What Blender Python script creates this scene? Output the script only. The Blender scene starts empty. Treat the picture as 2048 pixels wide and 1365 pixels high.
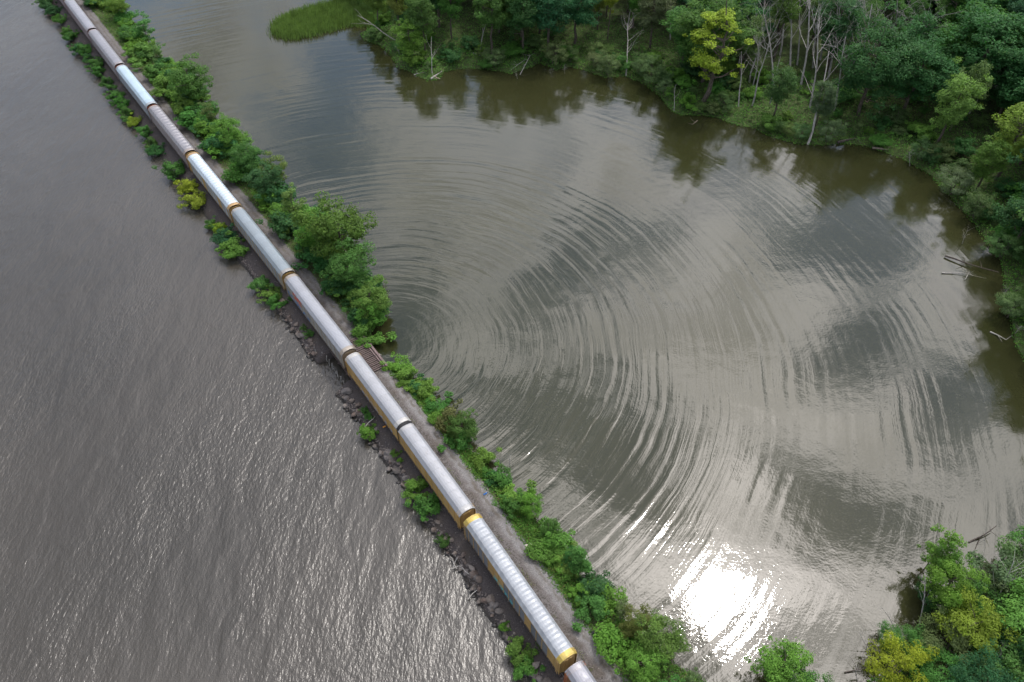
import bpy, math, random
import numpy as np
from mathutils import Vector, Matrix

random.seed(7)
RNG = np.random.default_rng(7)
scene = bpy.context.scene
COL = scene.collection
R = math.radians

# ------------------------------------------------------------------ camera
FPX, PITCH, CAMZ = 1593.0, R(46.5), 122.4
cam_d = bpy.data.cameras.new('camera'); cam = bpy.data.objects.new('camera', cam_d); COL.objects.link(cam)
cam_d.sensor_width = 36; cam_d.lens = FPX / 2048 * 36; cam_d.clip_start = 1; cam_d.clip_end = 6000
cam.location = (0, 0, CAMZ); cam.rotation_euler = (math.pi / 2 - PITCH, 0, 0)
scene.camera = cam

# ------------------------------------------------------------------ light
SUN_EL, SUN_AZ = R(61.3), R(30.8)              # azimuth clockwise from +Y
SUN_DIR = Vector((math.cos(SUN_EL) * math.sin(SUN_AZ), math.cos(SUN_EL) * math.cos(SUN_AZ), math.sin(SUN_EL)))
sun_d = bpy.data.lights.new('sun', 'SUN'); sun = bpy.data.objects.new('sun', sun_d); COL.objects.link(sun)
sun_d.energy = 1.1; sun_d.angle = R(2.6); sun_d.color = (1.0, 0.95, 0.88)
sun.rotation_euler = SUN_DIR.to_track_quat('Z', 'Y').to_euler()

world = bpy.data.worlds.new('World'); scene.world = world; world.use_nodes = True
wn, wl = world.node_tree.nodes, world.node_tree.links
wn.clear()
def wnode(t, **k):
    n = wn.new(t)
    for a, b in k.items(): setattr(n, a, b)
    return n
def wmath(op, a, b=None, c=None):
    n = wnode('ShaderNodeMath', operation=op)
    for i, v in enumerate((a, b, c)):
        if v is None: continue
        if isinstance(v, (int, float)): n.inputs[i].default_value = v
        else: wl.new(v, n.inputs[i])
    return n.outputs[0]
w_out = wnode('ShaderNodeOutputWorld'); w_bg = wnode('ShaderNodeBackground')
w_bg.inputs['Strength'].default_value = 0.15
w_sky = wnode('ShaderNodeTexSky', sky_type='NISHITA', sun_disc=False)
w_sky.sun_elevation = SUN_EL; w_sky.sun_rotation = SUN_AZ
w_sky.air_density = 1.0; w_sky.dust_density = 0.8; w_sky.altitude = 10
w_tc = wnode('ShaderNodeTexCoord')
w_sep = wnode('ShaderNodeSeparateXYZ'); wl.new(w_tc.outputs['Generated'], w_sep.inputs[0])
w_z = wmath('ADD', wmath('MAXIMUM', w_sep.outputs[2], 0.0), 0.12)
w_cmb = wnode('ShaderNodeCombineXYZ')
wl.new(wmath('DIVIDE', w_sep.outputs[0], w_z), w_cmb.inputs[0]); wl.new(wmath('DIVIDE', w_sep.outputs[1], w_z), w_cmb.inputs[1])
w_n1 = wnode('ShaderNodeTexNoise', noise_dimensions='4D'); w_n1.inputs['W'].default_value = 48.1; wl.new(w_cmb.outputs[0], w_n1.inputs['Vector'])
w_n1.inputs['Scale'].default_value = 4.2; w_n1.inputs['Detail'].default_value = 8; w_n1.inputs['Roughness'].default_value = 0.6
w_n1.inputs['Distortion'].default_value = 0.35
w_n2 = wnode('ShaderNodeTexNoise', noise_dimensions='4D'); w_n2.inputs['W'].default_value = 24.7; wl.new(w_cmb.outputs[0], w_n2.inputs['Vector'])
w_n2.inputs['Scale'].default_value = 1.3; w_n2.inputs['Detail'].default_value = 4
w_cov = wnode('ShaderNodeMapRange', interpolation_type='SMOOTHSTEP')      # cloud cover
wl.new(w_n1.outputs[0], w_cov.inputs[0]); w_cov.inputs[1].default_value = 0.43; w_cov.inputs[2].default_value = 0.53
w_dot = wnode('ShaderNodeVectorMath', operation='DOT_PRODUCT'); wl.new(w_tc.outputs['Generated'], w_dot.inputs[0]); w_dot.inputs[1].default_value = SUN_DIR
w_fwd = wmath('POWER', wmath('MAXIMUM', w_dot.outputs['Value'], 0.0), 6.0)  # clouds scatter forward: brighter towards the sun
w_thk = wnode('ShaderNodeMapRange', interpolation_type='SMOOTHSTEP'); wl.new(w_n1.outputs[0], w_thk.inputs[0])      # thick cores are greyer than thin edges
w_thk.inputs[1].default_value = 0.50; w_thk.inputs[2].default_value = 0.66; w_thk.inputs[3].default_value = 1.15; w_thk.inputs[4].default_value = 0.5
w_aur = wmath('POWER', wmath('MAXIMUM', w_dot.outputs['Value'], 0.0), 70.0)                                  # bright veil round the sun
w_lum = wmath('MULTIPLY', w_thk.outputs[0], wmath('ADD', wmath('ADD', wmath('MULTIPLY', w_n2.outputs[0], 7.6), wmath('MULTIPLY', w_fwd, 25.0)), wmath('MULTIPLY', w_aur, 45.0)))
w_tint = wnode('ShaderNodeMix', data_type='RGBA'); wl.new(w_fwd, w_tint.inputs['Factor'])                    # cool away from the sun, warm around it
w_tint.inputs[6].default_value = (0.95, 0.97, 1.06, 1); w_tint.inputs[7].default_value = (1.05, 0.97, 0.93, 1)
w_cc = wnode('ShaderNodeVectorMath', operation='SCALE'); wl.new(w_tint.outputs[2], w_cc.inputs[0]); wl.new(w_lum, w_cc.inputs['Scale'])
w_mix = wnode('ShaderNodeMix', data_type='RGBA'); wl.new(w_cov.outputs[0], w_mix.inputs['Factor'])
wl.new(w_sky.outputs[0], w_mix.inputs[6]); wl.new(w_cc.outputs[0], w_mix.inputs[7])
wl.new(w_mix.outputs[2], w_bg.inputs['Color']); wl.new(w_bg.outputs[0], w_out.inputs[0])

scene.view_settings.view_transform = 'Standard'; scene.view_settings.look = 'None'
scene.view_settings.gamma = 1; scene.view_settings.use_curve_mapping = False
scene.view_settings.exposure = 0.85
scene.cycles.max_bounces = 6; scene.cycles.diffuse_bounces = 3; scene.cycles.glossy_bounces = 3
scene.cycles.transmission_bounces = 3; scene.cycles.sample_clamp_indirect = 6

# ------------------------------------------------------------------ survey: where a sight line meets level z
def at(px, py, z=0.0):
    dx = (px - 1024) / FPX; v = (py - 682.5) / FPX
    dy = math.cos(PITCH) - v * math.sin(PITCH); dz = -math.sin(PITCH) - v * math.cos(PITCH)
    t = (z - CAMZ) / dz
    return Vector((dx * t, dy * t, z))

# ------------------------------------------------------------------ material helpers
class NT:
    def __init__(self, name):
        self.m = bpy.data.materials.new(name); self.m.use_nodes = True
        self.n = self.m.node_tree.nodes; self.l = self.m.node_tree.links; self.n.clear()
        self.out = self.n.new('ShaderNodeOutputMaterial')
    def node(self, t, **k):
        n = self.n.new(t)
        for a, b in k.items(): setattr(n, a, b)
        return n
    def set(self, sock, v):
        if isinstance(v, bpy.types.NodeSocket): self.l.new(v, sock)
        else: sock.default_value = v
    def math(self, op, a, b=None, c=None):
        n = self.node('ShaderNodeMath', operation=op)
        for i, v in enumerate((a, b, c)):
            if v is not None: self.set(n.inputs[i], v)
        return n.outputs[0]
    def noise(self, vec, scale, detail=3, rough=0.5, dist=0.0, dim='3D'):
        n = self.node('ShaderNodeTexNoise', noise_dimensions=dim)
        if vec is not None: self.l.new(vec, n.inputs['Vector'])
        n.inputs['Scale'].default_value = scale; n.inputs['Detail'].default_value = detail
        n.inputs['Roughness'].default_value = rough; n.inputs['Distortion'].default_value = dist
        return n.outputs[0]
    def ramp(self, v, a, b, lo=0.0, hi=1.0):
        n = self.node('ShaderNodeMapRange', interpolation_type='SMOOTHSTEP')
        self.set(n.inputs[0], v); n.inputs[1].default_value = a; n.inputs[2].default_value = b
        n.inputs[3].default_value = lo; n.inputs[4].default_value = hi
        return n.outputs[0]
    def mix(self, f, a, b, blend='MIX'):
        n = self.node('ShaderNodeMix', data_type='RGBA', blend_type=blend)
        self.set(n.inputs[0], f)
        for s, v in ((n.inputs[6], a), (n.inputs[7], b)):
            self.set(s, v if isinstance(v, bpy.types.NodeSocket) else (*v, 1))
        return n.outputs[2]
    def scale(self, vec, s):
        n = self.node('ShaderNodeMapping'); self.l.new(vec, n.inputs[0]); n.inputs['Scale'].default_value = s
        return n.outputs[0]
    def bump(self, h, strength, dist=1.0, normal=None):
        n = self.node('ShaderNodeBump'); n.inputs['Strength'].default_value = strength; n.inputs['Distance'].default_value = dist
        self.l.new(h, n.inputs['Height'])
        if normal is not None: self.l.new(normal, n.inputs['Normal'])
        return n.outputs[0]
    def pbsdf(self, col, rough=0.7, spec=0.5, metal=0.0, normal=None, ior=None, out=True):
        b = self.node('ShaderNodeBsdfPrincipled')
        self.set(b.inputs['Base Color'], col if isinstance(col, bpy.types.NodeSocket) else (*col, 1))
        self.set(b.inputs['Roughness'], rough); self.set(b.inputs['Metallic'], metal)
        b.inputs['Specular IOR Level'].default_value = spec
        if ior: b.inputs['IOR'].default_value = ior
        if normal is not None: self.l.new(normal, b.inputs['Normal'])
        if out: self.l.new(b.outputs[0], self.out.inputs[0])
        return b
    def pos(self): return self.node('ShaderNodeNewGeometry').outputs['Position']
    def obj(self): return self.node('ShaderNodeTexCoord').outputs['Object']
    def ocol(self): return self.node('ShaderNodeObjectInfo').outputs['Color']
    def orand(self): return self.node('ShaderNodeObjectInfo').outputs['Random']

M = {}
# leaves: colour of the plant (object colour) with leaf-to-leaf and branch-to-branch variation
def leaf_material(name, trans=0.38, rough=0.6, var=0.6):
    t = NT(name)
    g = t.node('ShaderNodeNewGeometry')
    rnd = g.outputs['Random Per Island']
    big = t.noise(t.pos(), 0.45, 2)
    k = t.math('ADD', t.math('MULTIPLY', rnd, var), t.math('MULTIPLY', t.ramp(big, 0.35, 0.65), 0.45))
    k = t.math('ADD', k, 0.78)
    c = t.mix(1.0, t.ocol(), t.node('ShaderNodeCombineColor').outputs[0], 'MULTIPLY')
    cc = c.node.inputs[7].links[0].from_node
    for i, f in enumerate((1.0, 1.0, 0.9)): t.l.new(t.math('MULTIPLY', k, f), cc.inputs[i])
    warm = t.mix(t.ramp(rnd, 0.9, 1.0, 0.0, 0.2), c, (0.14, 0.15, 0.03))
    b = t.pbsdf(warm, rough, 0.12, out=False)
    tr = t.node('ShaderNodeBsdfTranslucent')
    t.l.new(t.mix(1.0, warm, (1.1, 1.25, 0.5), 'MULTIPLY'), tr.inputs[0])
    ms = t.node('ShaderNodeMixShader'); ms.inputs[0].default_value = trans
    t.l.new(b.outputs[0], ms.inputs[1]); t.l.new(tr.outputs[0], ms.inputs[2]); t.l.new(ms.outputs[0], t.out.inputs[0])
    return t.m
M['leaf'] = leaf_material('leaf')
M['weed'] = leaf_material('weed', 0.3, 0.6, 0.9)
M['reed'] = leaf_material('reed', 0.25, 0.6, 1.1)

def bark(name, c1, c2):
    t = NT(name); n = t.noise(t.scale(t.obj(), (3, 3, 0.7)), 2.2, 5, 0.6)
    t.pbsdf(t.mix(t.ramp(n, 0.35, 0.65), c1, c2), 0.9, 0.2, normal=t.bump(n, 0.5, 0.05)); return t.m
M['bark'] = bark('bark', (0.05, 0.04, 0.03), (0.12, 0.10, 0.08))
M['deadwood'] = bark('deadwood', (0.17, 0.16, 0.145), (0.36, 0.34, 0.31))
M['driftwood'] = bark('driftwood', (0.14, 0.105, 0.08), (0.30, 0.25, 0.2))
M['darkwood'] = bark('darkwood', (0.03, 0.024, 0.02), (0.09, 0.075, 0.065))

def painted(name, rough=0.5, metal=0.0, grime=0.5, rust=0.25, spec=0.4):
    t = NT(name); o = t.obj()
    n1 = t.noise(t.scale(o, (0.35, 2.0, 0.6)), 2.0, 6, 0.65)
    n2 = t.noise(t.pos(), 0.9, 5, 0.6)
    c = t.mix(t.ramp(n1, 0.35, 0.75, 0, grime), t.ocol(), (0.13, 0.12, 0.11))
    c = t.mix(t.ramp(n2, 0.62, 0.74, 0, rust), c, (0.16, 0.07, 0.03))
    t.pbsdf(c, t.ramp(n2, 0.3, 0.7, rough - 0.08, rough + 0.15), spec, metal); return t.m
M['roof_metal'] = painted('roof_metal', 0.42, 0.25, 0.42, 0.12)
M['side_metal'] = painted('side_metal', 0.55, 0.0, 0.5, 0.35)
M['paint'] = painted('paint', 0.5, 0.0, 0.3, 0.3)
M['black_iron'] = painted('black_iron', 0.7, 0.0, 0.2, 0.3)
M['rubber'] = painted('rubber', 0.8, 0.0, 0.1, 0.0)
M['print'] = painted('print', 0.55, 0.0, 0.15, 0.0)

t = NT('rock'); n = t.noise(t.pos(), 1.4, 6, 0.65); n2 = t.noise(t.pos(), 9, 4)
c = t.mix(t.ramp(n, 0.35, 0.65), t.ocol(), t.mix(0.5, t.ocol(), (0.15, 0.13, 0.115)))
zz = t.node('ShaderNodeSeparateXYZ'); t.l.new(t.pos(), zz.inputs[0])
wet = t.ramp(zz.outputs[2], 0.25, 0.6)
c = t.mix(wet, (0.022, 0.02, 0.018), c)             # stones stay wet and weedy up to the splash line
t.pbsdf(c, t.math('ADD', t.math('MULTIPLY', wet, 0.45), 0.4), 0.4, normal=t.bump(n2, 0.6, 0.08)); M['rock'] = t.m

t = NT('timber'); n = t.noise(t.scale(t.obj(), (6, 0.5, 6)), 3, 5, 0.6)
t.pbsdf(t.mix(t.ramp(n, 0.3, 0.7), (0.045, 0.033, 0.03), (0.15, 0.115, 0.105)), 0.85, 0.25, normal=t.bump(n, 0.4, 0.03)); M['timber'] = t.m
t = NT('steel'); n = t.noise(t.pos(), 3, 5, 0.6)
t.pbsdf(t.mix(t.ramp(n, 0.35, 0.65), (0.07, 0.045, 0.045), (0.13, 0.09, 0.085)), 0.65, 0.4); M['steel'] = t.m
t = NT('railhead'); t.pbsdf((0.3, 0.28, 0.27), 0.35, 0.5, 0.8); M['rail'] = t.m
t = NT('stone_block'); n = t.noise(t.pos(), 1.2, 6, 0.65)
t.pbsdf(t.mix(t.ramp(n, 0.35, 0.65), (0.10, 0.09, 0.08), (0.26, 0.235, 0.2)), 0.9, 0.3, normal=t.bump(n, 0.5, 0.1)); M['stone'] = t.m

# embankment: cinder ballast, old track bed, gravel lane, weedy soil; uv = (metres from the track, metres along it)
t = NT('embankment')
uv = t.node('ShaderNodeUVMap').outputs[0]
su = t.node('ShaderNodeSeparateXYZ'); t.l.new(uv, su.inputs[0]); u, v = su.outputs[0], su.outputs[1]
fine = t.noise(t.pos(), 6.0, 6, 0.75); mid = t.noise(t.pos(), 0.55, 5, 0.6); spk = t.noise(t.pos(), 3.2, 2, 0.5)
far = t.ramp(v, 75, 110)
wob = t.math('ADD', t.math('ADD', u, t.math('MULTIPLY', far, 0.9)), t.math('MULTIPLY', t.math('SUBTRACT', mid, 0.5), 2.2))
dark = t.mix(t.ramp(fine, 0.3, 0.7), (0.022, 0.019, 0.018), (0.075, 0.063, 0.060))
oldbed = t.mix(t.ramp(fine, 0.3, 0.7), (0.055, 0.050, 0.048), (0.135, 0.123, 0.116))
lane = t.mix(t.ramp(fine, 0.3, 0.7), (0.09, 0.087, 0.085), (0.19, 0.183, 0.18))
soil = t.mix(t.ramp(fine, 0.3, 0.7), (0.026, 0.038, 0.012), (0.065, 0.075, 0.03))
c = t.mix(t.ramp(u, 1.9, 2.5), dark, t.mix(far, oldbed, t.mix(0.3, dark, oldbed)))
tie = t.math('MULTIPLY', t.ramp(t.math('ABSOLUTE', t.math('SUBTRACT', wob, 3.6)), 0.2, 0.9, 1, 0), t.ramp(spk, 0.47, 0.56))
c = t.mix(t.math('MULTIPLY', tie, 0.75), c, (0.03, 0.026, 0.022))
c = t.mix(t.math('MULTIPLY', t.ramp(wob, 4.2, 5.2), t.ramp(far, 0, 1, 1.0, 0.6)), c, lane)
rut = t.ramp(t.math('ABSOLUTE', t.math('SUBTRACT', wob, 5.75)), 0.1, 0.45, 1, 0)            # unworn strip between the wheel ruts
c = t.mix(t.math('MULTIPLY', rut, t.ramp(mid, 0.35, 0.6, 0.15, 0.7)), c, (0.075, 0.066, 0.05))
c = t.mix(t.ramp(wob, 6.6, 7.3), c, soil)
stain = t.noise(t.pos(), 0.28, 4, 0.6)
c = t.mix(t.ramp(stain, 0.45, 0.7, 0.0, 0.55), c, (0.06, 0.048, 0.036))
c = t.mix(t.math('MULTIPLY', t.ramp(spk, 0.66, 0.72), 0.5), c, (0.24, 0.22, 0.2))
sz = t.node('ShaderNodeSeparateXYZ'); t.l.new(t.pos(), sz.inputs[0])
c = t.mix(t.ramp(sz.outputs[2], 0.1, 0.6, 0.75, 0), c, (0.02, 0.018, 0.015))
t.pbsdf(c, 0.92, 0.25, normal=t.bump(fine, 0.7, 0.12)); M['embankment'] = t.m

t = NT('forest_floor'); n = t.noise(t.pos(), 0.5, 6, 0.65); n2 = t.noise(t.pos(), 4, 4)
t.pbsdf(t.mix(t.ramp(n, 0.35, 0.65), (0.028, 0.036, 0.013), (0.055, 0.08, 0.025)), 0.95, 0.2, normal=t.bump(n2, 0.6, 0.15)); M['floor'] = t.m

# pond: calm olive water with rings spreading from the bridge opening
RC = at(775, 690, 0)
t = NT('pond_water')
p = t.pos()
d = t.node('ShaderNodeVectorMath', operation='SUBTRACT'); t.l.new(p, d.inputs[0]); d.inputs[1].default_value = RC
sp = t.node('ShaderNodeSeparateXYZ'); t.l.new(d.outputs[0], sp.inputs[0])
ln = t.node('ShaderNodeVectorMath', operation='LENGTH'); t.l.new(d.outputs[0], ln.inputs[0]); r = ln.outputs['Value']
rw = t.math('ADD', r, t.math('MULTIPLY', t.math('SUBTRACT', t.noise(p, 0.03, 2), 0.5), 5.0))
rw = t.math('ADD', rw, t.math('MULTIPLY', t.math('SUBTRACT', t.noise(p, 0.22, 2), 0.5), 0.5))
th = t.math('ARCTAN2', sp.outputs[1], sp.outputs[0])
def polar(kr, kt, zoff):
    n = t.node('ShaderNodeCombineXYZ'); t.l.new(t.math('MULTIPLY', rw, kr), n.inputs[0]); t.l.new(t.math('MULTIPLY', th, kt), n.inputs[1]); n.inputs[2].default_value = zoff
    return n.outputs[0]
streak = t.noise(polar(0.8, 1.35, 3.1), 1.0, 3, 0.55)          # broken arcs
streak2 = t.noise(polar(0.30, 1.1, 7.7), 1.0, 2, 0.5)
arcmod = t.ramp(t.noise(polar(0.10, 1.3, 1.7), 1.0, 2, 0.5), 0.38, 0.62, 0.15, 1.0)          # some stretches of a ring stand out, others lie calm
ring = t.math('SINE', t.math('MULTIPLY', rw, 2 * math.pi / 2.1))
ring2 = t.math('SINE', t.math('MULTIPLY', rw, 2 * math.pi / 3.5))
fade = t.math('MULTIPLY', t.ramp(r, 6, 26, 0.15, 1.0), t.ramp(r, 48, 90, 1.0, 0.24))
patch = t.ramp(t.noise(p, 0.045, 2), 0.38, 0.62, 0.5, 1.0)
h = t.math('ADD', t.math('MULTIPLY', streak, 0.095), t.math('ADD', t.math('MULTIPLY', streak2, 0.12), t.math('MULTIPLY', arcmod, t.math('ADD', t.math('MULTIPLY', ring, 0.014), t.math('MULTIPLY', ring2, 0.025)))))
h = t.math('MULTIPLY', h, t.math('MULTIPLY', fade, patch))
chop = t.math('ADD', t.noise(p, 2.2, 3, 0.5), t.math('MULTIPLY', t.noise(p, 0.2, 2, 0.5), 4.5))
h = t.math('ADD', h, t.math('MULTIPLY', chop, 0.009))
body = t.mix(t.ramp(t.noise(p, 0.03, 3), 0.35, 0.65), (0.017, 0.0185, 0.0068), (0.022, 0.023, 0.0090))
t.pbsdf(body, 0.035, 0.5, ior=1.42, normal=t.bump(h, 1.0, 1.0)); M['pond'] = t.m

# river: silty, choppy
t = NT('river_water')
p = t.pos()
rot = t.node('ShaderNodeMapping'); t.l.new(p, rot.inputs[0]); rot.inputs['Rotation'].default_value = (0, 0, R(20)); rot.inputs['Scale'].default_value = (1.0, 0.42, 1.0)
w1 = t.noise(rot.outputs[0], 2.1, 3, 0.5, 0.15)
w2 = t.noise(rot.outputs[0], 0.30, 2, 0.5, 0.2)
w3 = t.noise(p, 4.5, 2, 0.5)
gust = t.ramp(t.noise(t.scale(p, (1, 0.35, 1)), 0.05, 3), 0.35, 0.65, 0.5, 1.25)
h = t.math('ADD', t.math('MULTIPLY', t.math('MULTIPLY', w1, gust), 0.15), t.math('ADD', t.math('MULTIPLY', w2, 0.36), t.math('MULTIPLY', w3, 0.035)))
body = t.mix(t.ramp(t.noise(p, 0.02, 3), 0.35, 0.65), (0.028, 0.0252, 0.0200), (0.037, 0.0328, 0.0262))
t.pbsdf(body, 0.20, 0.5, ior=1.42, normal=t.bump(h, 1.0, 1.0)); M['river'] = t.m

# ------------------------------------------------------------------ mesh helpers
def mesh_np(name, verts, faces, mat, smooth=False):
    """verts (n,3); faces (m,k) of one size"""
    me = bpy.data.meshes.new(name)
    verts = np.asarray(verts, np.float32); faces = np.asarray(faces, np.int32)
    m, k = faces.shape
    me.vertices.add(len(verts)); me.vertices.foreach_set('co', verts.ravel())
    me.loops.add(m * k); me.loops.foreach_set('vertex_index', faces.ravel())
    me.polygons.add(m); me.polygons.foreach_set('loop_start', np.arange(0, m * k, k, dtype=np.int32))
    if smooth: me.polygons.foreach_set('use_smooth', np.ones(m, bool))
    me.update(calc_edges=True)
    if mat: me.materials.append(M[mat] if isinstance(mat, str) else mat)
    return me

class MB:
    """collects boxes, tubes and faces into one mesh"""
    def __init__(self): self.v = []; self.f = []
    def raw(self, vs, fs):
        o = len(self.v); self.v += [tuple(x) for x in vs]; self.f += [tuple(i + o for i in f) for f in fs]; return self
    def box(self, x0, x1, y0, y1, z0, z1):
        return self.raw([(x0,y0,z0),(x1,y0,z0),(x1,y1,z0),(x0,y1,z0),(x0,y0,z1),(x1,y0,z1),(x1,y1,z1),(x0,y1,z1)],
                        [(3,2,1,0),(4,5,6,7),(0,1,5,4),(1,2,6,5),(2,3,7,6),(3,0,4,7)])
    def tube(self, pts, rad, n=6):
        pts = [Vector(q) for q in pts]; rad = rad if isinstance(rad, (list, tuple)) else [rad] * len(pts)
        o = len(self.v)
        for i, q in enumerate(pts):
            d = (pts[min(i + 1, len(pts) - 1)] - pts[max(i - 1, 0)]).normalized()
            a = d.orthogonal().normalized(); b = d.cross(a)
            for k in range(n):
                an = 2 * math.pi * k / n
                self.v.append(tuple(q + (a * math.cos(an) + b * math.sin(an)) * rad[i]))
        for i in range(len(pts) - 1):
            for k in range(n):
                k2 = (k + 1) % n
                self.f.append((o + i*n + k, o + i*n + k2, o + (i+1)*n + k2, o + (i+1)*n + k))
        self.f.append(tuple(o + k for k in reversed(range(n)))); self.f.append(tuple(o + (len(pts)-1)*n + k for k in range(n)))
        return self
    def mesh(self, name, mat, smooth=False):
        me = bpy.data.meshes.new(name); me.from_pydata(self.v, [], self.f); me.update()
        if mat: me.materials.append(M[mat])
        if smooth: me.polygons.foreach_set('use_smooth', np.ones(len(me.polygons), bool))
        return me

def link(name, data, parent=None, loc=None, color=None, rot=None, scale=None):
    o = bpy.data.objects.new(name, data); COL.objects.link(o)
    if parent is not None: o.parent = parent
    if loc is not None: o.location = loc
    if rot is not None: o.rotation_euler = rot
    if scale is not None: o.scale = scale
    if color is not None: o.color = (*color, 1)
    return o
def tag(o, label=None, cat=None, group=None, kind=None):
    if label: o['label'] = label
    if cat: o['category'] = cat
    if group: o['group'] = group
    if kind: o['kind'] = kind
    return o
def empty(name, loc, rotz=0.0, scale=1.0):
    o = bpy.data.objects.new(name, None); COL.objects.link(o); o.location = loc; o.rotation_euler = (0, 0, rotz)
    o.scale = scale if isinstance(scale, tuple) else (scale,) * 3
    return o

# ------------------------------------------------------------------ the line of the track
_J = np.array([(8.2,45.5),(-7.1,70.0),(-19.6,88.4),(-31.9,106.0),(-48.8,129.0),(-65.7,152.7),(-82.5,175.6),(-100.0,199.8),(-116.1,221.3),(-133.1,244.9)])
_pf = np.polyfit(_J[:, 1], _J[:, 0], 3)
_dp = np.polyder(_pf)
_ys = np.arange(-60, 480, 0.5)
_xs = np.where(_ys < 40, np.polyval(_pf, 40) + np.polyval(_dp, 40) * (_ys - 40),
      np.where(_ys > 240, np.polyval(_pf, 240) + np.polyval(_dp, 240) * (_ys - 240), np.polyval(_pf, _ys))) + 0.15
_ss = np.concatenate([[0], np.cumsum(np.hypot(np.diff(_xs), np.diff(_ys)))])
_ss -= np.interp(45.5, _ys, _ss)
def track(s):
    """point on the centre line and its heading"""
    x, y = np.interp(s, _ss, _xs), np.interp(s, _ss, _ys)
    x2, y2 = np.interp(s + 1, _ss, _xs), np.interp(s + 1, _ss, _ys)
    return Vector((x, y, 0)), math.atan2(y2 - y, x2 - x)
def along(s, u, z):
    """u metres to the pond side of the track"""
    p, a = track(s)
    return Vector((p.x + math.sin(a) * u, p.y - math.cos(a) * u, z))
def su_of(p):
    i = int(np.argmin((_xs - p[0])**2 + (_ys - p[1])**2)); s = _ss[i]; q, a = track(s)
    return s, (p[0] - q.x) * math.sin(a) - (p[1] - q.y) * math.cos(a)

def shore_u(s):      # pond-side waterline of the embankment, metres from the track
    return float(np.interp(s, [-60, -20, -6, 3, 12, 26, 34, 44, 58, 66, 71, 81, 85, 92, 104, 120, 144, 169, 190, 215, 236, 275, 400],
                              [30, 22, 15, 13, 11.5, 11, 10, 10, 9.5, 8.5, 7.4, 7.6, 11, 14, 16.5, 15.5, 15, 14.5, 15, 15, 13.5, 15, 15]))
def bank_z(s, u):
    U = shore_u(s)
    n = 0.25 * math.sin(s * 0.37 + u) + 0.15 * math.sin(s * 0.9 - u * 1.3)
    return float(np.interp(u, [-12, -5.3 - n, -4.1 - n, -3.1, -2.0, 1.9, 3.0, 6.9, U - 1.6, U, U + 5], [-2.2, -0.25, 0.65, 1.5, 1.75, 1.75, 1.45, 1.4, 1.0, -0.05 + 0.2 * n, -2.2]))

# ------------------------------------------------------------------ water
def water(name, poly, mat, label):
    me = bpy.data.meshes.new(name); me.from_pydata([(x, y, 0) for x, y in poly], [], [tuple(range(len(poly)))]); me.materials.append(M[mat]); me.update()
    return tag(link(name, me), label, None, None, 'structure')
line = [along(s, 0, 0) for s in range(-60, 440, 20)]
lp = [(q.x, q.y) for q in line]
water('river', lp[::-1] + [(lp[0][0], -900), (-2500, -900), (-2500, 3000), (lp[-1][0], 3000)][0:4], 'river', 'choppy silty grey-brown river beside the railway')
water('pond', lp + [(lp[-1][0], 3000), (2500, 3000), (2500, -900), (lp[0][0], -900)], 'pond', 'calm olive pond with rings spreading from the railway bridge')

# ------------------------------------------------------------------ embankment in two lengths with the bridge gap between
GAP0, GAP1 = 71.2, 80.4
def embankment(name, s0, s1, label):
    us = [-12, -8, -6.4, -5.6, -5, -4.5, -4, -3.5, -3.1, -2.5, -2, -1, 0, 1, 1.9, 2.4, 3, 3.8, 4.6, 5.4, 6.2, 6.9, 7.6]
    ts = [0.2, 0.4, 0.6, 0.8, 0.92, 1.0, 1.12, 1.5]
    st = np.concatenate([np.arange(s0, s1, 1.0 if s0 > -70 else 1.0), [s1]])
    verts, uvs = [], []
    for s in st:
        U = shore_u(s)
        uu = us + [7.6 + (U - 7.6) * k if U > 7.9 else 7.6 + 0.15 * i for i, k in enumerate(ts, 1)]
        for u in uu:
            z = bank_z(s, u) + (random.uniform(-.05, .05) if u < -2 or u > 2 else 0)
            verts.append(along(s, u, z)); uvs.append((u, s))
    nc = len(us) + len(ts)
    faces = [(i*nc+j, i*nc+j+1, (i+1)*nc+j+1, (i+1)*nc+j) for i in range(len(st)-1) for j in range(nc-1)]
    for row, flip in ((0, 1), (len(st) - 1, 0)):         # end slope down into the channel
        o = len(verts); s = st[row] + (-0.9 if row == 0 else 0.9)
        for j in range(nc):
            q = verts[row*nc+j]; u = uvs[row*nc+j][0]
            verts.append(along(s, u, -2.0)); uvs.append((u, s))
        faces += [((row*nc+j, o+j, o+j+1, row*nc+j+1) if flip else (row*nc+j, row*nc+j+1, o+j+1, o+j)) for j in range(nc-1)]
    me = mesh_np(name, np.array([tuple(q) for q in verts]), np.array(faces)[:, ::1], 'embankment')
    uvl = me.uv_layers.new(name='UVMap')
    idx = np.empty(len(me.loops), np.int32); me.loops.foreach_get('vertex_index', idx)
    uvl.data.foreach_set('uv', np.array(uvs, np.float32)[idx].ravel())
    return tag(link(name, me), label, None, None, 'structure')
embankment('embankment', -60, GAP0, 'railway embankment of dark ballast with a pale gravel lane')
embankment('embankment', GAP1, 420, 'railway embankment of dark cinder ballast with old tie marks')

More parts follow.
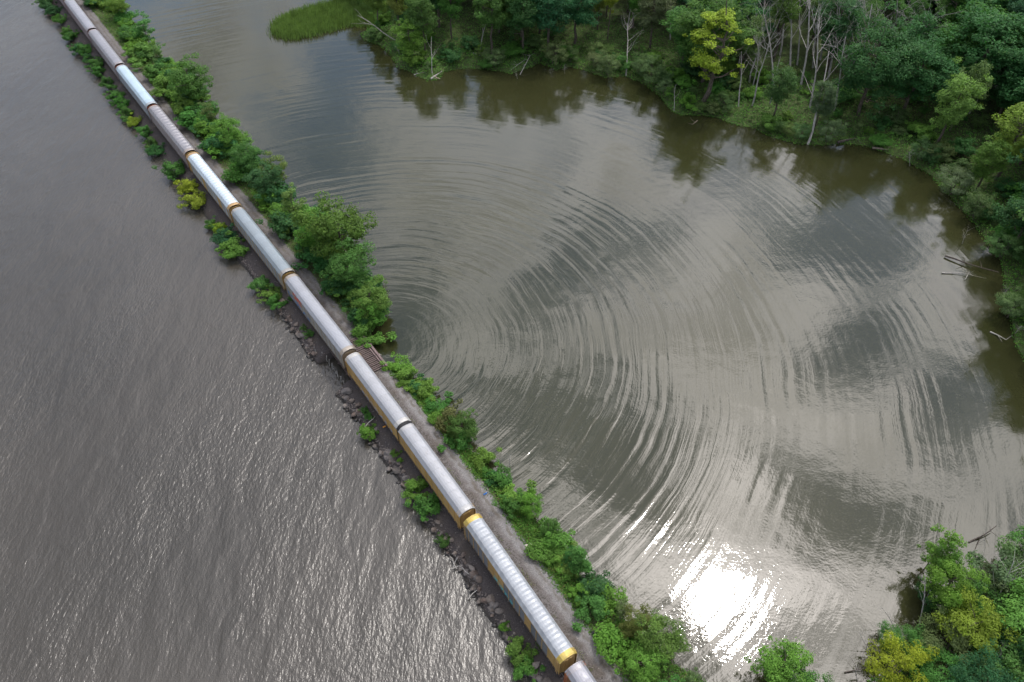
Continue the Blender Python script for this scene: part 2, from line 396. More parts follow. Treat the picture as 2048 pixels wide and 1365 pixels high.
# ------------------------------------------------------------------ woodland ground round the pond
SH_PX = [(590,-40),(640,-18),(700,5),(735,30),(742,55),(722,70),(730,82),(760,91),(784,113),(796,135),(828,147),(855,163),(879,158),(886,144),(927,137),(955,138),(992,142),(1023,147),(1054,137),(1081,126),
         (1112,140),(1139,133),(1167,140),(1211,156),(1252,153),(1287,168),(1317,190),(1343,222),(1364,231),(1408,231),(1437,237),(1466,249),(1510,258),(1545,275),(1592,288),(1645,291),(1677,287),(1744,295),
         (1805,318),(1860,350),(1905,400),(1950,450),(1975,492),(2005,528),(2010,579),(2020,630),(2030,687),(2060,740),(2110,800),(2150,900),(2140,1010),(2090,1100),(2040,1180),(1975,1235),(1900,1285),(1830,1320),(1770,1352),(1700,1385),(1600,1405),(1480,1420)]
SHORE = [at(x, y).xy for x, y in SH_PX] + [along(-16, 20, 0).xy, along(-40, 22, 0).xy]
SH = np.array([tuple(q) for q in SHORE])
LANDPOLY = np.vstack([SH, [[60, -60], [80, -300], [1500, -300], [1500, 1500], [SH[0][0] - 30, 1500]]])
def inside(P, poly):
    x, y = P[:, 0], P[:, 1]; r_ = np.zeros(len(P), bool); n = len(poly)
    for i in range(n):
        (x1, y1), (x2, y2) = poly[i], poly[(i + 1) % n]
        if y1 == y2: continue
        c = ((y1 > y) != (y2 > y)) & (x < (x2 - x1) * (y - y1) / (y2 - y1) + x1)
        r_ ^= c
    return r_
def dist_poly(P, line):
    best = np.full(len(P), 1e9)
    for a, b in zip(line[:-1], line[1:]):
        ab = b - a; tt = np.clip(((P - a) @ ab) / max(ab @ ab, 1e-6), 0, 1)
        best = np.minimum(best, np.hypot(*(P - (a + tt[:, None] * ab)).T))
    return best
def land_sd(P):
    P = np.asarray(P, float).reshape(-1, 2); d_ = dist_poly(P, SH)
    return np.where(inside(P, LANDPOLY), d_, -d_)
def land_z(P):
    P = np.asarray(P, float).reshape(-1, 2); s_ = land_sd(P)
    z = np.interp(s_, [-8, -2, 0, 1.5, 5, 40, 120, 400], [-2.5, -0.7, -0.03, 0.35, 0.8, 3.5, 16, 40])
    return z + np.clip(s_ / 6, 0, 1) * 0.35 * (np.sin(P[:, 0] * 0.31) + np.cos(P[:, 1] * 0.27))
def axis(lo, a, b, hi, fine_, coarse):
    return np.concatenate([np.arange(lo, a, coarse), np.arange(a, b, fine_), np.arange(b, hi + 1, coarse)])
gx = axis(-300, -75, 185, 1500, 2.0, 60.0); gy = axis(-300, 30, 300, 1500, 2.0, 60.0)
GX, GY = np.meshgrid(gx, gy); PP = np.stack([GX.ravel(), GY.ravel()], 1)
ZZ = land_z(PP)
nx = len(gx); keep = land_sd(PP) > -9
ii = np.arange(len(PP)).reshape(len(gy), nx)
F = np.stack([ii[:-1, :-1], ii[:-1, 1:], ii[1:, 1:], ii[1:, :-1]], -1).reshape(-1, 4)
F = F[keep[F].any(1)]
tag(link('forest_ground', mesh_np('forest_ground', np.column_stack([PP, ZZ]), F, 'floor', True)), 'leafy dark woodland ground sloping down to the pond', None, None, 'structure')

# ------------------------------------------------------------------ foliage
def leaves(P, N, size, aspect=0.55, rng=RNG):
    """one rhombic leaf spray at each point"""
    n = len(P)
    N = N / np.maximum(np.linalg.norm(N, axis=1, keepdims=True), 1e-6)
    a = rng.normal(size=(n, 3)); a -= (a * N).sum(1, keepdims=True) * N; a /= np.maximum(np.linalg.norm(a, axis=1, keepdims=True), 1e-6)
    b = np.cross(N, a); s = (size * rng.uniform(0.6, 1.4, n))[:, None]
    V = np.stack([P + a * s * 0.5, P + b * s * 0.5 * aspect + N * s * .08, P - a * s * 0.5, P - b * s * 0.5 * aspect + N * s * .08], 1).reshape(-1, 3)
    return V, np.arange(n * 4).reshape(n, 4)
def rand_dirs(n, rng):
    d_ = rng.normal(size=(n, 3)); return d_ / np.linalg.norm(d_, axis=1, keepdims=True)
def crown_proto(name, seed, Rr, zc, hh, ncl, clr, nleaf, size, flat=0.7, core=0.35, gap=0.0, profile='round', aspect=0.55):
    """crown of leaf clumps on an uneven ellipsoid of radius Rr, half height hh about height zc; returns mesh and clump centres"""
    rng = np.random.default_rng(seed)
    d_ = rand_dirs(ncl, rng); d_[:, 2] = d_[:, 2] * 0.9 + 0.12
    rad = rng.uniform(core, 1.0, ncl) ** 0.6
    lob = 1 + 0.27 * np.sin(3 * np.arctan2(d_[:, 1], d_[:, 0]) + seed) * np.cos(2.3 * d_[:, 2] + seed * .7)
    stray = rng.random(ncl) < 0.16; rad = np.where(stray, rng.uniform(1.0, 1.28, ncl), rad)          # boughs that stick out of the outline
    C = d_ * (rad * lob)[:, None]
    k = np.ones(ncl)
    if profile == 'cone': k = np.interp(C[:, 2], [-1, -0.6, 0.2, 1], [0.75, 1.0, 0.8, 0.3])
    if profile == 'vase': k = np.interp(C[:, 2], [-1, 0, 0.6, 1], [0.45, 0.85, 1.05, 0.8])
    C = C * np.column_stack([Rr * k, Rr * k, np.full(ncl, hh)]); C[:, 2] += zc
    cr = clr * rng.uniform(0.55, 1.3, ncl) * np.where(stray, .72, 1.0)
    if gap: k_ = rng.random(ncl) > gap; C, cr = C[k_], cr[k_]
    w = cr ** 2; cnt = np.maximum((nleaf * w / w.sum()).astype(int), 4)
    ci = np.repeat(np.arange(len(C)), cnt); n = len(ci)
    e = rand_dirs(n, rng); e[:, 2] = e[:, 2] * 0.85 + 0.22
    rr = rng.uniform(0.35, 1.08, n) ** 0.55; rr = np.where(rng.random(n) < .13, rr * rng.uniform(1.1, 1.5, n), rr)
    P = C[ci] + e * (rr * cr[ci])[:, None] * np.array([1, 1, flat])
    out = P - np.array([0, 0, zc - hh * .4]); out /= np.linalg.norm(out, axis=1, keepdims=True)
    N = e * 0.7 + out * 0.4 + np.array([0, 0, 0.55]) + rng.normal(size=(n, 3)) * 0.45
    V, Fq = leaves(P, N, size, aspect, rng)
    return mesh_np(name, V, Fq, 'leaf'), C
def wiggle(p0, p1, n, amp, rng):
    p0, p1 = np.array(p0, float), np.array(p1, float); L_ = np.linalg.norm(p1 - p0)
    pts = [p0 + (p1 - p0) * t_ for t_ in np.linspace(0, 1, n)]
    for i in range(1, n): pts[i] = pts[i] + rng.normal(size=3) * amp * L_ * (0.6 if i < n - 1 else 0.2)
    return [tuple(q) for q in pts]
def trunk_proto(name, seed, top, r0, C, nl, mat='bark', multi=1):
    rng = np.random.default_rng(seed + 99); mb = MB()
    for m_ in range(multi):
        off = rng.normal(size=2) * (0.0 if multi == 1 else 0.35)
        lean = rng.normal(size=2) * top * (0.04 if multi == 1 else 0.16)
        tp = wiggle((off[0], off[1], -0.6), (off[0] + lean[0], off[1] + lean[1], top), 7, 0.02, rng)
        mb.tube(tp, list(np.linspace(r0 / math.sqrt(multi), r0 * .22, 7)), 7)
        sel = C[rng.choice(len(C), min(nl // multi, len(C)), False)]
        for c_ in sel:
            tb = float(np.clip(c_[2] - rng.uniform(0.25, 0.5) * np.hypot(c_[0], c_[1]) - 0.5, top * .25, top * .92))
            k = (tb + .6) / (top + .6) * 6; i0 = min(int(k), 5); fr = k - i0
            b0 = np.array(tp[i0]) * (1 - fr) + np.array(tp[i0 + 1]) * fr
            mb.tube(wiggle(b0, c_, 4, 0.06, rng), [r0 * .32, r0 * .22, r0 * .14, r0 * .05], 5)
    return mb.mesh(name, mat)
PROTO = {}
def proto(kind, seed, Rr, zc, hh, ncl, clr, nleaf, size, r0, nl, multi=1, **k):
    cm, C = crown_proto('crown_' + kind, seed, Rr, zc, hh, ncl, clr, nleaf, size, **k)
    tm = trunk_proto('trunk_' + kind, seed, zc + hh * 0.55, r0, C, nl, 'bark', multi)
    PROTO.setdefault(kind, []).append((cm, tm, Rr, zc + hh))
for i in range(3): proto('broad', 10 + i, 4.6, 6.6, 4.3, 62, 1.25, 9000, 0.36, 0.32, 16)               # ~11 m round crown
for i in range(4): proto('tall', 20 + i, 5.0, 13.5, 8.0, 95, 1.55, 11000, 0.46, 0.42, 20)             # ~22 m woodland tree
for i in range(2): proto('high', 30 + i, 4.6, 17.0, 6.5, 60, 1.35, 8000, 0.44, 0.40, 20, profile='vase') # long bare trunk
for i in range(2): proto('open', 40 + i, 5.8, 15.0, 11.0, 62, 1.15, 7000, 0.42, 0.5, 40, profile='cone', gap=0.1, flat=0.6)
for i in range(3): proto('shrub', 50 + i, 1.9, 1.35, 1.25, 26, 0.62, 3600, 0.24, 0.07, 8, multi=3)
for i in range(3): proto('willow', 60 + i, 3.0, 3.0, 2.7, 60, 0.72, 7500, 0.24, 0.16, 14, multi=4, aspect=0.3, gap=0.1)
for i in range(2): proto('sapling', 70 + i, 1.7, 4.2, 2.6, 22, 0.75, 2600, 0.30, 0.09, 12, profile='cone', gap=0.15)
for i in range(2): proto('airy', 80 + i, 2.6, 5.4, 3.6, 26, 0.8, 2600, 0.32, 0.13, 20, gap=0.15)

for i in range(3): proto('giant', 90 + i, 7.6, 14.0, 10.0, 150, 1.9, 19000, 0.50, 0.5, 24)

def dead_proto(seed, hgt, r0, spread, depth=3, mat='deadwood', nb=9):
    rng = np.random.default_rng(seed); mb = MB()
    def grow(p0, d_, L_, r_, lev):
        n = 6 if lev == 0 else 4; pts = [np.array(p0)]; dd = np.array(d_, float)
        for i in range(n):
            dd = dd + rng.normal(size=3) * (0.06 if lev == 0 else 0.16) + np.array([0, 0, 0.03]); dd /= np.linalg.norm(dd)
            pts.append(pts[-1] + dd * L_ / n)
        mb.tube([tuple(q) for q in pts], list(np.linspace(r_, r_ * (0.3 if lev == 0 else 0.25), n + 1)), 6 if lev == 0 else 4)
        if lev >= depth: return
        for k in range(nb if lev == 0 else 4):
            f_ = rng.uniform(0.42 if lev == 0 else 0.25, 0.98); i = min(int(f_ * n), n - 1); q = pts[i] + (pts[i + 1] - pts[i]) * (f_ * n - i)
            a = rng.uniform(0, 2 * math.pi); side = np.array([math.cos(a), math.sin(a), 0.25])
            nd = dd * (0.75 if lev == 0 else 0.6) + side * spread; nd /= np.linalg.norm(nd)
            grow(q, nd, L_ * rng.uniform(0.22, 0.42) * (1.15 if lev == 0 else 1.2), r_ * (1 - f_ * .6) * 0.42, lev + 1)
    grow((0, 0, -0.6), (rng.normal() * .07, rng.normal() * .07, 1), hgt, r0, 0)
    return mb.mesh('bare_trunk', mat)
DEAD = [dead_proto(200 + i, 17, 0.24, 0.85, 3) for i in range(4)]
POLE = [dead_proto(230 + i, 14, 0.19, 0.6, 1, nb=4) for i in range(3)]
TWIGGY = [dead_proto(240 + i, 4.5, 0.08, 1.1, 3, 'deadwood', 12) for i in range(2)]

ORD = ['next', 'second', 'third', 'fourth', 'fifth', 'sixth', 'seventh', 'eighth', 'ninth', 'tenth', 'eleventh', 'twelfth', 'thirteenth', 'fourteenth', 'fifteenth', 'sixteenth']
LANDMARK, RANKED = [], {}
def landmark(p_, phrase): LANDMARK.append((p_[0], p_[1], phrase))
def rank_later(o, desc): RANKED.setdefault(desc, []).append(o)
def rank_labels():
    """look-alikes are told apart by how far out they stand from the landmark beside them"""
    for desc, obs in RANKED.items():
        per = {}
        for o in obs:
            x, y = o.location[:2]; d_, ph = min(((lx - x)**2 + (ly - y)**2, ph) for lx, ly, ph in LANDMARK); per.setdefault(ph, []).append((d_, o))
        for ph, lst in per.items():
            for i, (d_, o) in enumerate(sorted(lst, key=lambda k_: k_[0])): o['label'] = ' '.join(f'{desc}, {ORD[min(i, 15)]} out from the {ph}'.split()[:16])
tree_n = 0
def tree(name, kind, base, hgt, color, label, group=None, cat='tree', width=1.0, var=None):
    """hgt in metres; base a point on the ground"""
    global tree_n; tree_n += 1
    pl = PROTO[kind]; cm, tm, Rr, H_ = pl[(tree_n if var is None else var) % len(pl)]
    k = hgt / H_
    o = empty(name, base, random.uniform(0, 6.28), (k * width, k * width * random.uniform(.92, 1.08), k))
    j = [c * random.uniform(0.9, 1.12) for c in color]
    link('crown', cm, o, color=j); link('trunk' if cat == 'tree' else 'stem', tm, o)
    return tag(o, label, cat, group)
def dead(name, protos, base, hgt, full, label, group, lean=0.0, leandir=0.0, cat='dead tree'):
    global tree_n; tree_n += 1
    o = link(name, protos[tree_n % len(protos)], None, base, None, (lean * math.sin(leandir), -lean * math.cos(leandir) if False else lean * math.cos(leandir), random.uniform(0, 6.28)), (hgt / full,) * 3)
    return tag(o, label, cat, group)

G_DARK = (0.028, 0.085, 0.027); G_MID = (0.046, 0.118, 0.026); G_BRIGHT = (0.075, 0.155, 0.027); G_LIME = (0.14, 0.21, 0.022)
G_YEL = (0.24, 0.24, 0.035); G_OLIVE = (0.070, 0.115, 0.040); G_GREY = (0.085, 0.125, 0.060); G_BLUE = (0.021, 0.070, 0.030)

# ------------------------------------------------------------------ track
RAILZ = 2.1
trk = empty('railway_track', along(0, 0, 0)); tag(trk, 'single railway track under the freight train', 'track')
def path_prism(pts, prof):
    """sweep a lateral/height profile along stations"""
    V = []; n = len(prof)
    for s in pts:
        for u, z in prof: V.append(tuple(along(s, u, z) - trk.location))
    Fc = [(i*n+j, i*n+(j+1) % n, (i+1)*n+(j+1) % n, (i+1)*n+j) for i in range(len(pts)-1) for j in range(n)]
    return V, Fc
for u0 in (-0.75, 0.75):
    V, Fc = path_prism(np.arange(-58, 415, 3.0), [(u0-.035, RAILZ-.17), (u0+.035, RAILZ-.17), (u0+.035, RAILZ), (u0-.035, RAILZ)])
    link('rail', MB().raw(V, Fc).mesh('rail', 'rail'), trk)
mb = MB()
for s in np.arange(-58, 415, 0.55):
    if GAP0 - 1 < s < GAP1 + 1: continue
    q, a = track(s); c_, s_ = math.cos(a), math.sin(a); q = q - trk.location
    vs = []
    for z in (1.72, 1.92):
        for (x, y) in ((-.11,-1.3),(.11,-1.3),(.11,1.3),(-.11,1.3)): vs.append((q.x + x*c_ - y*s_, q.y + x*s_ + y*c_, z))
    mb.raw(vs, [(3,2,1,0),(4,5,6,7),(0,1,5,4),(1,2,6,5),(2,3,7,6),(3,0,4,7)])
tag(link('ties', mb.mesh('ties', 'timber'), trk), kind='stuff')

# ------------------------------------------------------------------ bridge
BS = 0.5 * (GAP0 + GAP1); bq, ba = track(BS)
br = empty('railway_bridge', (bq.x, bq.y, 0), ba); tag(br, 'open-deck railway bridge of dark timber ties on rusty steel girders', 'bridge')
tie_me = MB().box(-.12, .12, -2.2, 2.2, -.13, .13).mesh('bridge_tie', 'timber')
tie_in = MB().box(-.12, .12, -1.45, 1.45, -.13, .13).mesh('bridge_tie_inner', 'timber')
for i in range(22):
    x = -5.2 + i * 0.495
    link('tie', tie_me, br, (x + random.uniform(-.03, .03), -3.92 + random.uniform(-.1, .1), 1.62 + random.uniform(-.02, .02)), None, (0, random.uniform(-.03, .03), random.uniform(-.025, .025)))
    link('tie', tie_in, br, (x, 0, 1.78))
def ibeam(L_, h_, w_):
    return MB().box(-L_/2, L_/2, -w_/2, w_/2, h_/2-.04, h_/2).box(-L_/2, L_/2, -w_/2, w_/2, -h_/2, -h_/2+.04).box(-L_/2, L_/2, -.02, .02, -h_/2+.04, h_/2-.04)
gm = ibeam(11.0, 0.85, 0.36).mesh('girder', 'steel')
for y in (-5.4, -3.0, -0.95, 0.95): link('girder', gm, br, (0, y, 1.06 if y < -2 else 1.2))
gr_me = MB().box(-5.6, 5.6, -.11, .11, -.1, .1).mesh('guard_timber', 'steel')
for y, z in ((-5.55, 1.85), (-6.05, 1.83), (-2.3, 1.85)): link('guard_beam', gr_me, br, (0, y, z))
link('side_girder', ibeam(11.2, 0.7, 0.3).mesh('side_girder', 'steel'), br, (0, -6.3, 1.42))
pile_me = MB().tube([(0, 0, -2.5), (0.03, 0, 0.2), (0, 0, 0.65)], [.17, .16, .15], 8).mesh('bent_pile', 'darkwood')
for x in (-1.8, 1.8):
    for y in (-5.4, -3.9, -2.4, -0.95, 0.95): link('pile', pile_me, br, (x, y, 0))
    link('cap_beam', MB().box(-.18, .18, -5.9, 1.4, .63, .64 + .0).mesh('cap_beam', 'timber'), br, (x, 0, 0))
def block_wall(name, x, yl, yh, label):
    o = empty(name, br.matrix_basis @ Vector((x, 0, 0)), ba); tag(o, label, 'abutment')
    for r_ in range(4):
        y = yl + (0.0 if r_ % 2 else 0.5)
        while y < yh - 0.3:
            w = random.uniform(1.0, 1.6); w = min(w, yh - y)
            link('stone_block', MB().box(-.45 + random.uniform(-.06, .06), .45 + random.uniform(-.06, .06), y + .02, y + w - .02, -1.4 + r_ * .6, -.82 + r_ * .6).mesh('stone_block', 'stone'), o)
            y += w
block_wall('stone_abutment', -5.0, -6.9, 2.4, 'squared stone abutment carrying the bridge end beside the shrubby bank')
block_wall('stone_abutment', 5.0, -6.9, 2.4, 'squared stone abutment carrying the bridge end beside the tall bank tree')
st_me = [MB().tube([(0, 0, -1.6), (random.uniform(-.1, .1), random.uniform(-.1, .1), 0.6), (random.uniform(-.2, .2), random.uniform(-.2, .2), random.uniform(1.5, 2.0))], [.11, .10, .085], 7).mesh('stake', 'deadwood') for _ in range(3)]
for i, s in enumerate(np.linspace(71.8, 84.0, 10)):
    o = link('timber_stake', st_me[i % 3], None, along(s, -2.75 - (0.9 if i > 7 else 0) + random.uniform(-.15, .15), 0), None, (random.uniform(-.08, .08), random.uniform(-.08, .08), random.uniform(0, 6)))
    tag(o, 'pale weathered timber stake standing in the river beside the bridge', 'stake', 'stakes along the river side of the bridge')

# ------------------------------------------------------------------ auto-rack railcars
PROF = [(1.52, 4.78), (1.53, 4.98), (1.02, 5.56), (0.62, 5.68), (0.22, 5.73), (-0.22, 5.73), (-0.62, 5.68), (-1.02, 5.56), (-1.53, 4.98), (-1.52, 4.78)]
def roof_mesh(name, xs, dz):
    V, Fc = [], []; n = len(PROF)
    for x, d_ in zip(xs, dz):
        for y, z in PROF: V.append((x, y, z + (d_ if z > 5.4 else d_ * .3 if z > 5 else 0)))
    m_ = len(xs)
    for x in (xs[0], xs[-1]):
        for y, z in PROF: V.append((x, y * .96, z - .05))
    for i in range(m_ - 1):
        for j in range(n - 1): Fc.append((i*n+j, (i+1)*n+j, (i+1)*n+j+1, i*n+j+1))
    a, b = m_ * n, (m_ + 1) * n
    for j in range(n - 1):
        Fc.append((a+j, a+j+1, b+j+1, b+j)); Fc.append((j, j+1, a+j+1, a+j)); Fc.append(((m_-1)*n+j, b+j, b+j+1, (m_-1)*n+j+1))
    for j in (0, n - 1): Fc.append((j, a+j, b+j, (m_-1)*n+j))
    return MB().raw(V, Fc).mesh(name, 'roof_metal')
ROOF = {'smooth': roof_mesh('roof_smooth', [-.5, -.485, -.475, .475, .485, .5], [0, 0.0, 0.012, 0.012, 0, 0.0]),
        'ribbed': roof_mesh('roof_ribbed', [-.5, -.42, -.25, -.12, .12, .25, .42, .5], [-.02, -.02, .05, .12, .12, .05, -.02, -.02])}
ROOF_END = roof_mesh('roof_end', [-.5, .0, .3, .5], [0, 0.02, -.01, -.09])
SIDE = MB().box(-.485, .485, 0, .045, 1.28, 4.80)
for z in (2.0, 2.75, 3.5, 4.2): SIDE.box(-.484, .484, .045, .065, z, z + .12)
SIDE = SIDE.mesh('side_panel', 'side_metal')
POST = MB().box(-.07, .07, 0, .11, 1.15, 4.86).mesh('side_post', 'paint')
CHORD = MB().box(-.5, .5, 0, .12, 4.72, 4.90).mesh('top_chord', 'paint')
SILL = MB().box(-.5, .5, -1.42, 1.42, .95, 1.16).box(-.5, .5, -.35, .35, .55, .95).box(-.5, .5, 1.42, 1.54, 1.0, 1.26).box(-.5, .5, -1.54, -1.42, 1.0, 1.26).mesh('underframe', 'paint')
door = MB()
for i in range(7):                                                         # corrugated clamshell leaf, curving back at its edge
    y0 = 0.02 + i * 0.205; x = .28 - .006 * i ** 2.2
    door.box(x - .30, x + (.05 if i % 2 else 0), y0, y0 + .205, 1.2, 5.2 - .012 * i ** 2)
DOOR = door.mesh('end_door', 'paint')
lad = MB()
for dx in (0, .42): lad.tube([(dx, 0, .75), (dx, 0.02, 4.9), (dx - .0, -.12, 5.35), (dx, -.45, 5.62)], .03, 5)
for k in range(13): lad.tube([(0, 0, .95 + k * .33), (.42, 0, .95 + k * .33)], .02, 4)
LADDER = lad.mesh('ladder', 'paint')
BOGIE = MB()
for y in (-1.05, 1.05): BOGIE.box(-1.2, 1.2, y - .08, y + .08, .42, .72).box(-.35, .35, y - .1, y + .1, .28, .8).box(-1.1, -.7, y - .1, y + .1, .3, .6).box(.7, 1.1, y - .1, y + .1, .3, .6)
BOGIE.box(-.25, .25, -1.05, 1.05, .45, .75)
BOGIE = BOGIE.mesh('bogie', 'black_iron')
WHEEL = MB()
for y in (-.78, .66): WHEEL.tube([(0, y, .42), (0, y + .12, .42)], .42, 16)
WHEEL.tube([(0, -.95, .42), (0, .95, .42)], .08, 8)
WHEEL = WHEEL.mesh('wheelset', 'black_iron')
COUPLER = MB().box(-.55, .55, -.1, .1, .62, .9).box(.3, .56, -.17, .17, .58, .95).mesh('coupler', 'black_iron')
BELLOWS = MB()
for i in range(6):
    x = -.5 + i / 6; k = .05 if i % 2 else 0
    BELLOWS.raw([(x, y * (1 - k * .6), z - k * (1 if z > 2 else 0)) for y, z in [(-1.5, 1.2)] + PROF[::-1] + [(1.5, 1.2)]] +
                [(x + 1/6, y * (1 - k * .6), z - k * (1 if z > 2 else 0)) for y, z in [(-1.5, 1.2)] + PROF[::-1] + [(1.5, 1.2)]],
                [(j, j + 1, j + 13, j + 12) for j in range(11)] + [tuple(range(12)), tuple(range(23, 11, -1))])
BELLOWS = BELLOWS.mesh('bellows', 'rubber')

def strokes(seed, x0, x1, z0, z1, n, w):
    """spray-painted letters: fat looping ribbons lying on the car side"""
    rng = random.Random(seed); mb = MB(); dx = (x1 - x0) / n
    for i in range(n):
        cx = x0 + dx * (i + .5); pts = []
        a0 = rng.uniform(0, 6); turns = rng.uniform(3.2, 5.6); ex = rng.uniform(.7, 1.2)
        for k in range(12):
            a = a0 + turns * k / 11
            pts.append((cx + math.cos(a * ex) * dx * .5, (z0 + z1) / 2 + math.sin(a) * (z1 - z0) * .42))
        for k in range(11):
            (xa, za), (xb, zb) = pts[k], pts[k + 1]; L_ = math.hypot(xb - xa, zb - za) or 1; nx_, nz_ = -(zb - za) / L_ * w / 2, (xb - xa) / L_ * w / 2
            y = .068 + .0012 * k
            mb.raw([(xa - nx_, y, za - nz_), (xb - nx_, y, zb - nz_), (xb + nx_, y, zb + nz_), (xa + nx_, y, za + nz_)], [(0, 1, 2, 3)])
    return mb.mesh('graffiti', 'print')

def body(root, s0, s1, sp, solid_lo=False, solid_hi=False):
    """one car body between two coupling stations; parts are placed in root's frame"""
    pa, pb = along(s0, 0, RAILZ), along(s1, 0, RAILZ); ctr = (pa + pb) / 2; ang = math.atan2(pb.y - pa.y, pb.x - pa.x)
    Fm = root.matrix_basis.inverted() @ Matrix.Translation(ctr) @ Matrix.Rotation(ang, 4, 'Z')
    L_ = (pb - pa).length
    x0, x1 = -L_/2 + (.3 if solid_lo else .62), L_/2 - (.3 if solid_hi else .62); Lb = x1 - x0; xm = (x0 + x1) / 2
    def put(name, me, T, color=None, parent=None):
        o = link(name, me, parent or root, None, color); o.matrix_basis = T if parent else Fm @ T; return o
    Tr, Sc, Rz = Matrix.Translation, (lambda x, y=1, z=1: Matrix.Diagonal((x, y, z, 1))), (lambda a: Matrix.Rotation(a, 4, 'Z'))
    n = sp.get('n', 14); er = 1.0
    pl = (Lb - 2 * er) / n
    for i in range(n):
        v = random.uniform(.94, 1.05)
        put('roof_panel', ROOF[sp['style']], Tr((x0 + er + pl * (i + .5), 0, 0)) @ Sc(pl * .996), tuple(c * v for c in sp['roof']))
    put('roof_end', ROOF_END, Tr((x0 + er / 2, 0, 0)) @ Rz(math.pi) @ Sc(er), sp['end'])
    put('roof_end', ROOF_END, Tr((x1 - er / 2, 0, 0)) @ Sc(er), sp['end'])
    np_ = sp.get('np', 14); sl = Lb / np_
    for sd in (1, -1):
        T0 = Matrix.Identity(4) if sd == 1 else Rz(math.pi)
        for i in range(np_):
            xc = x0 + sl * (i + .5)
            colr = sp['panel2'] if i in sp.get('alt', ()) else sp['panel']; v = random.uniform(.88, 1.1)
            put('side_panel', SIDE, Tr((xc, sd * 1.44, 0)) @ T0 @ Sc(sl), tuple(c * v for c in colr))
            put('side_post', POST, Tr((xc - sl / 2 + .08 if i == 0 else xc - sl / 2, sd * 1.44, 0)) @ T0, sp['post'])
        put('side_post', POST, Tr((x1 - .08, sd * 1.44, 0)) @ T0, sp['post'])
        put('top_chord', CHORD, Tr((xm, sd * 1.435, 0)) @ T0 @ Sc(Lb), sp['chord'])
    put('underframe', SILL, Tr((xm, 0, 0)) @ Sc(Lb), sp.get('sill', (.06, .045, .035)))
    for lo, xe, flag in ((True, x0, solid_lo), (False, x1, solid_hi)):
        if flag: continue
        T0 = Tr((xe + .18 if lo else xe - .18, 0, 0)) @ (Rz(math.pi) if lo else Matrix.Identity(4))
        put('end_door', DOOR, T0, sp['door']); put('end_door', DOOR, T0 @ Matrix.Diagonal((1, -1, 1, 1)), sp['door'])
        for sd in (1, -1):
            put('ladder', LADDER, Tr((xe + (.35 if lo else -.8), sd * 1.64, 0)) @ Sc(1, sd, 1), sp['post'])
        put('coupler', COUPLER, T0 @ Tr((.3, 0, 0)), (.05, .04, .035))
    for xb in ([-L_/2 + 3.4] if not solid_lo else []) + ([L_/2 - 3.4] if not solid_hi else []):
        b = put('bogie', BOGIE, Tr((xb, 0, 0)), (.07, .05, .04))
        for dx in (-.9, .9): put('wheelset', WHEEL, Tr((dx, 0, 0)), (.09, .07, .06), b)
    for g in sp.get('graffiti', ()):
        me = strokes(*g[0]); put('graffiti', me, Tr((xm, 1.44, 0)), g[1])
    return Fm, L_

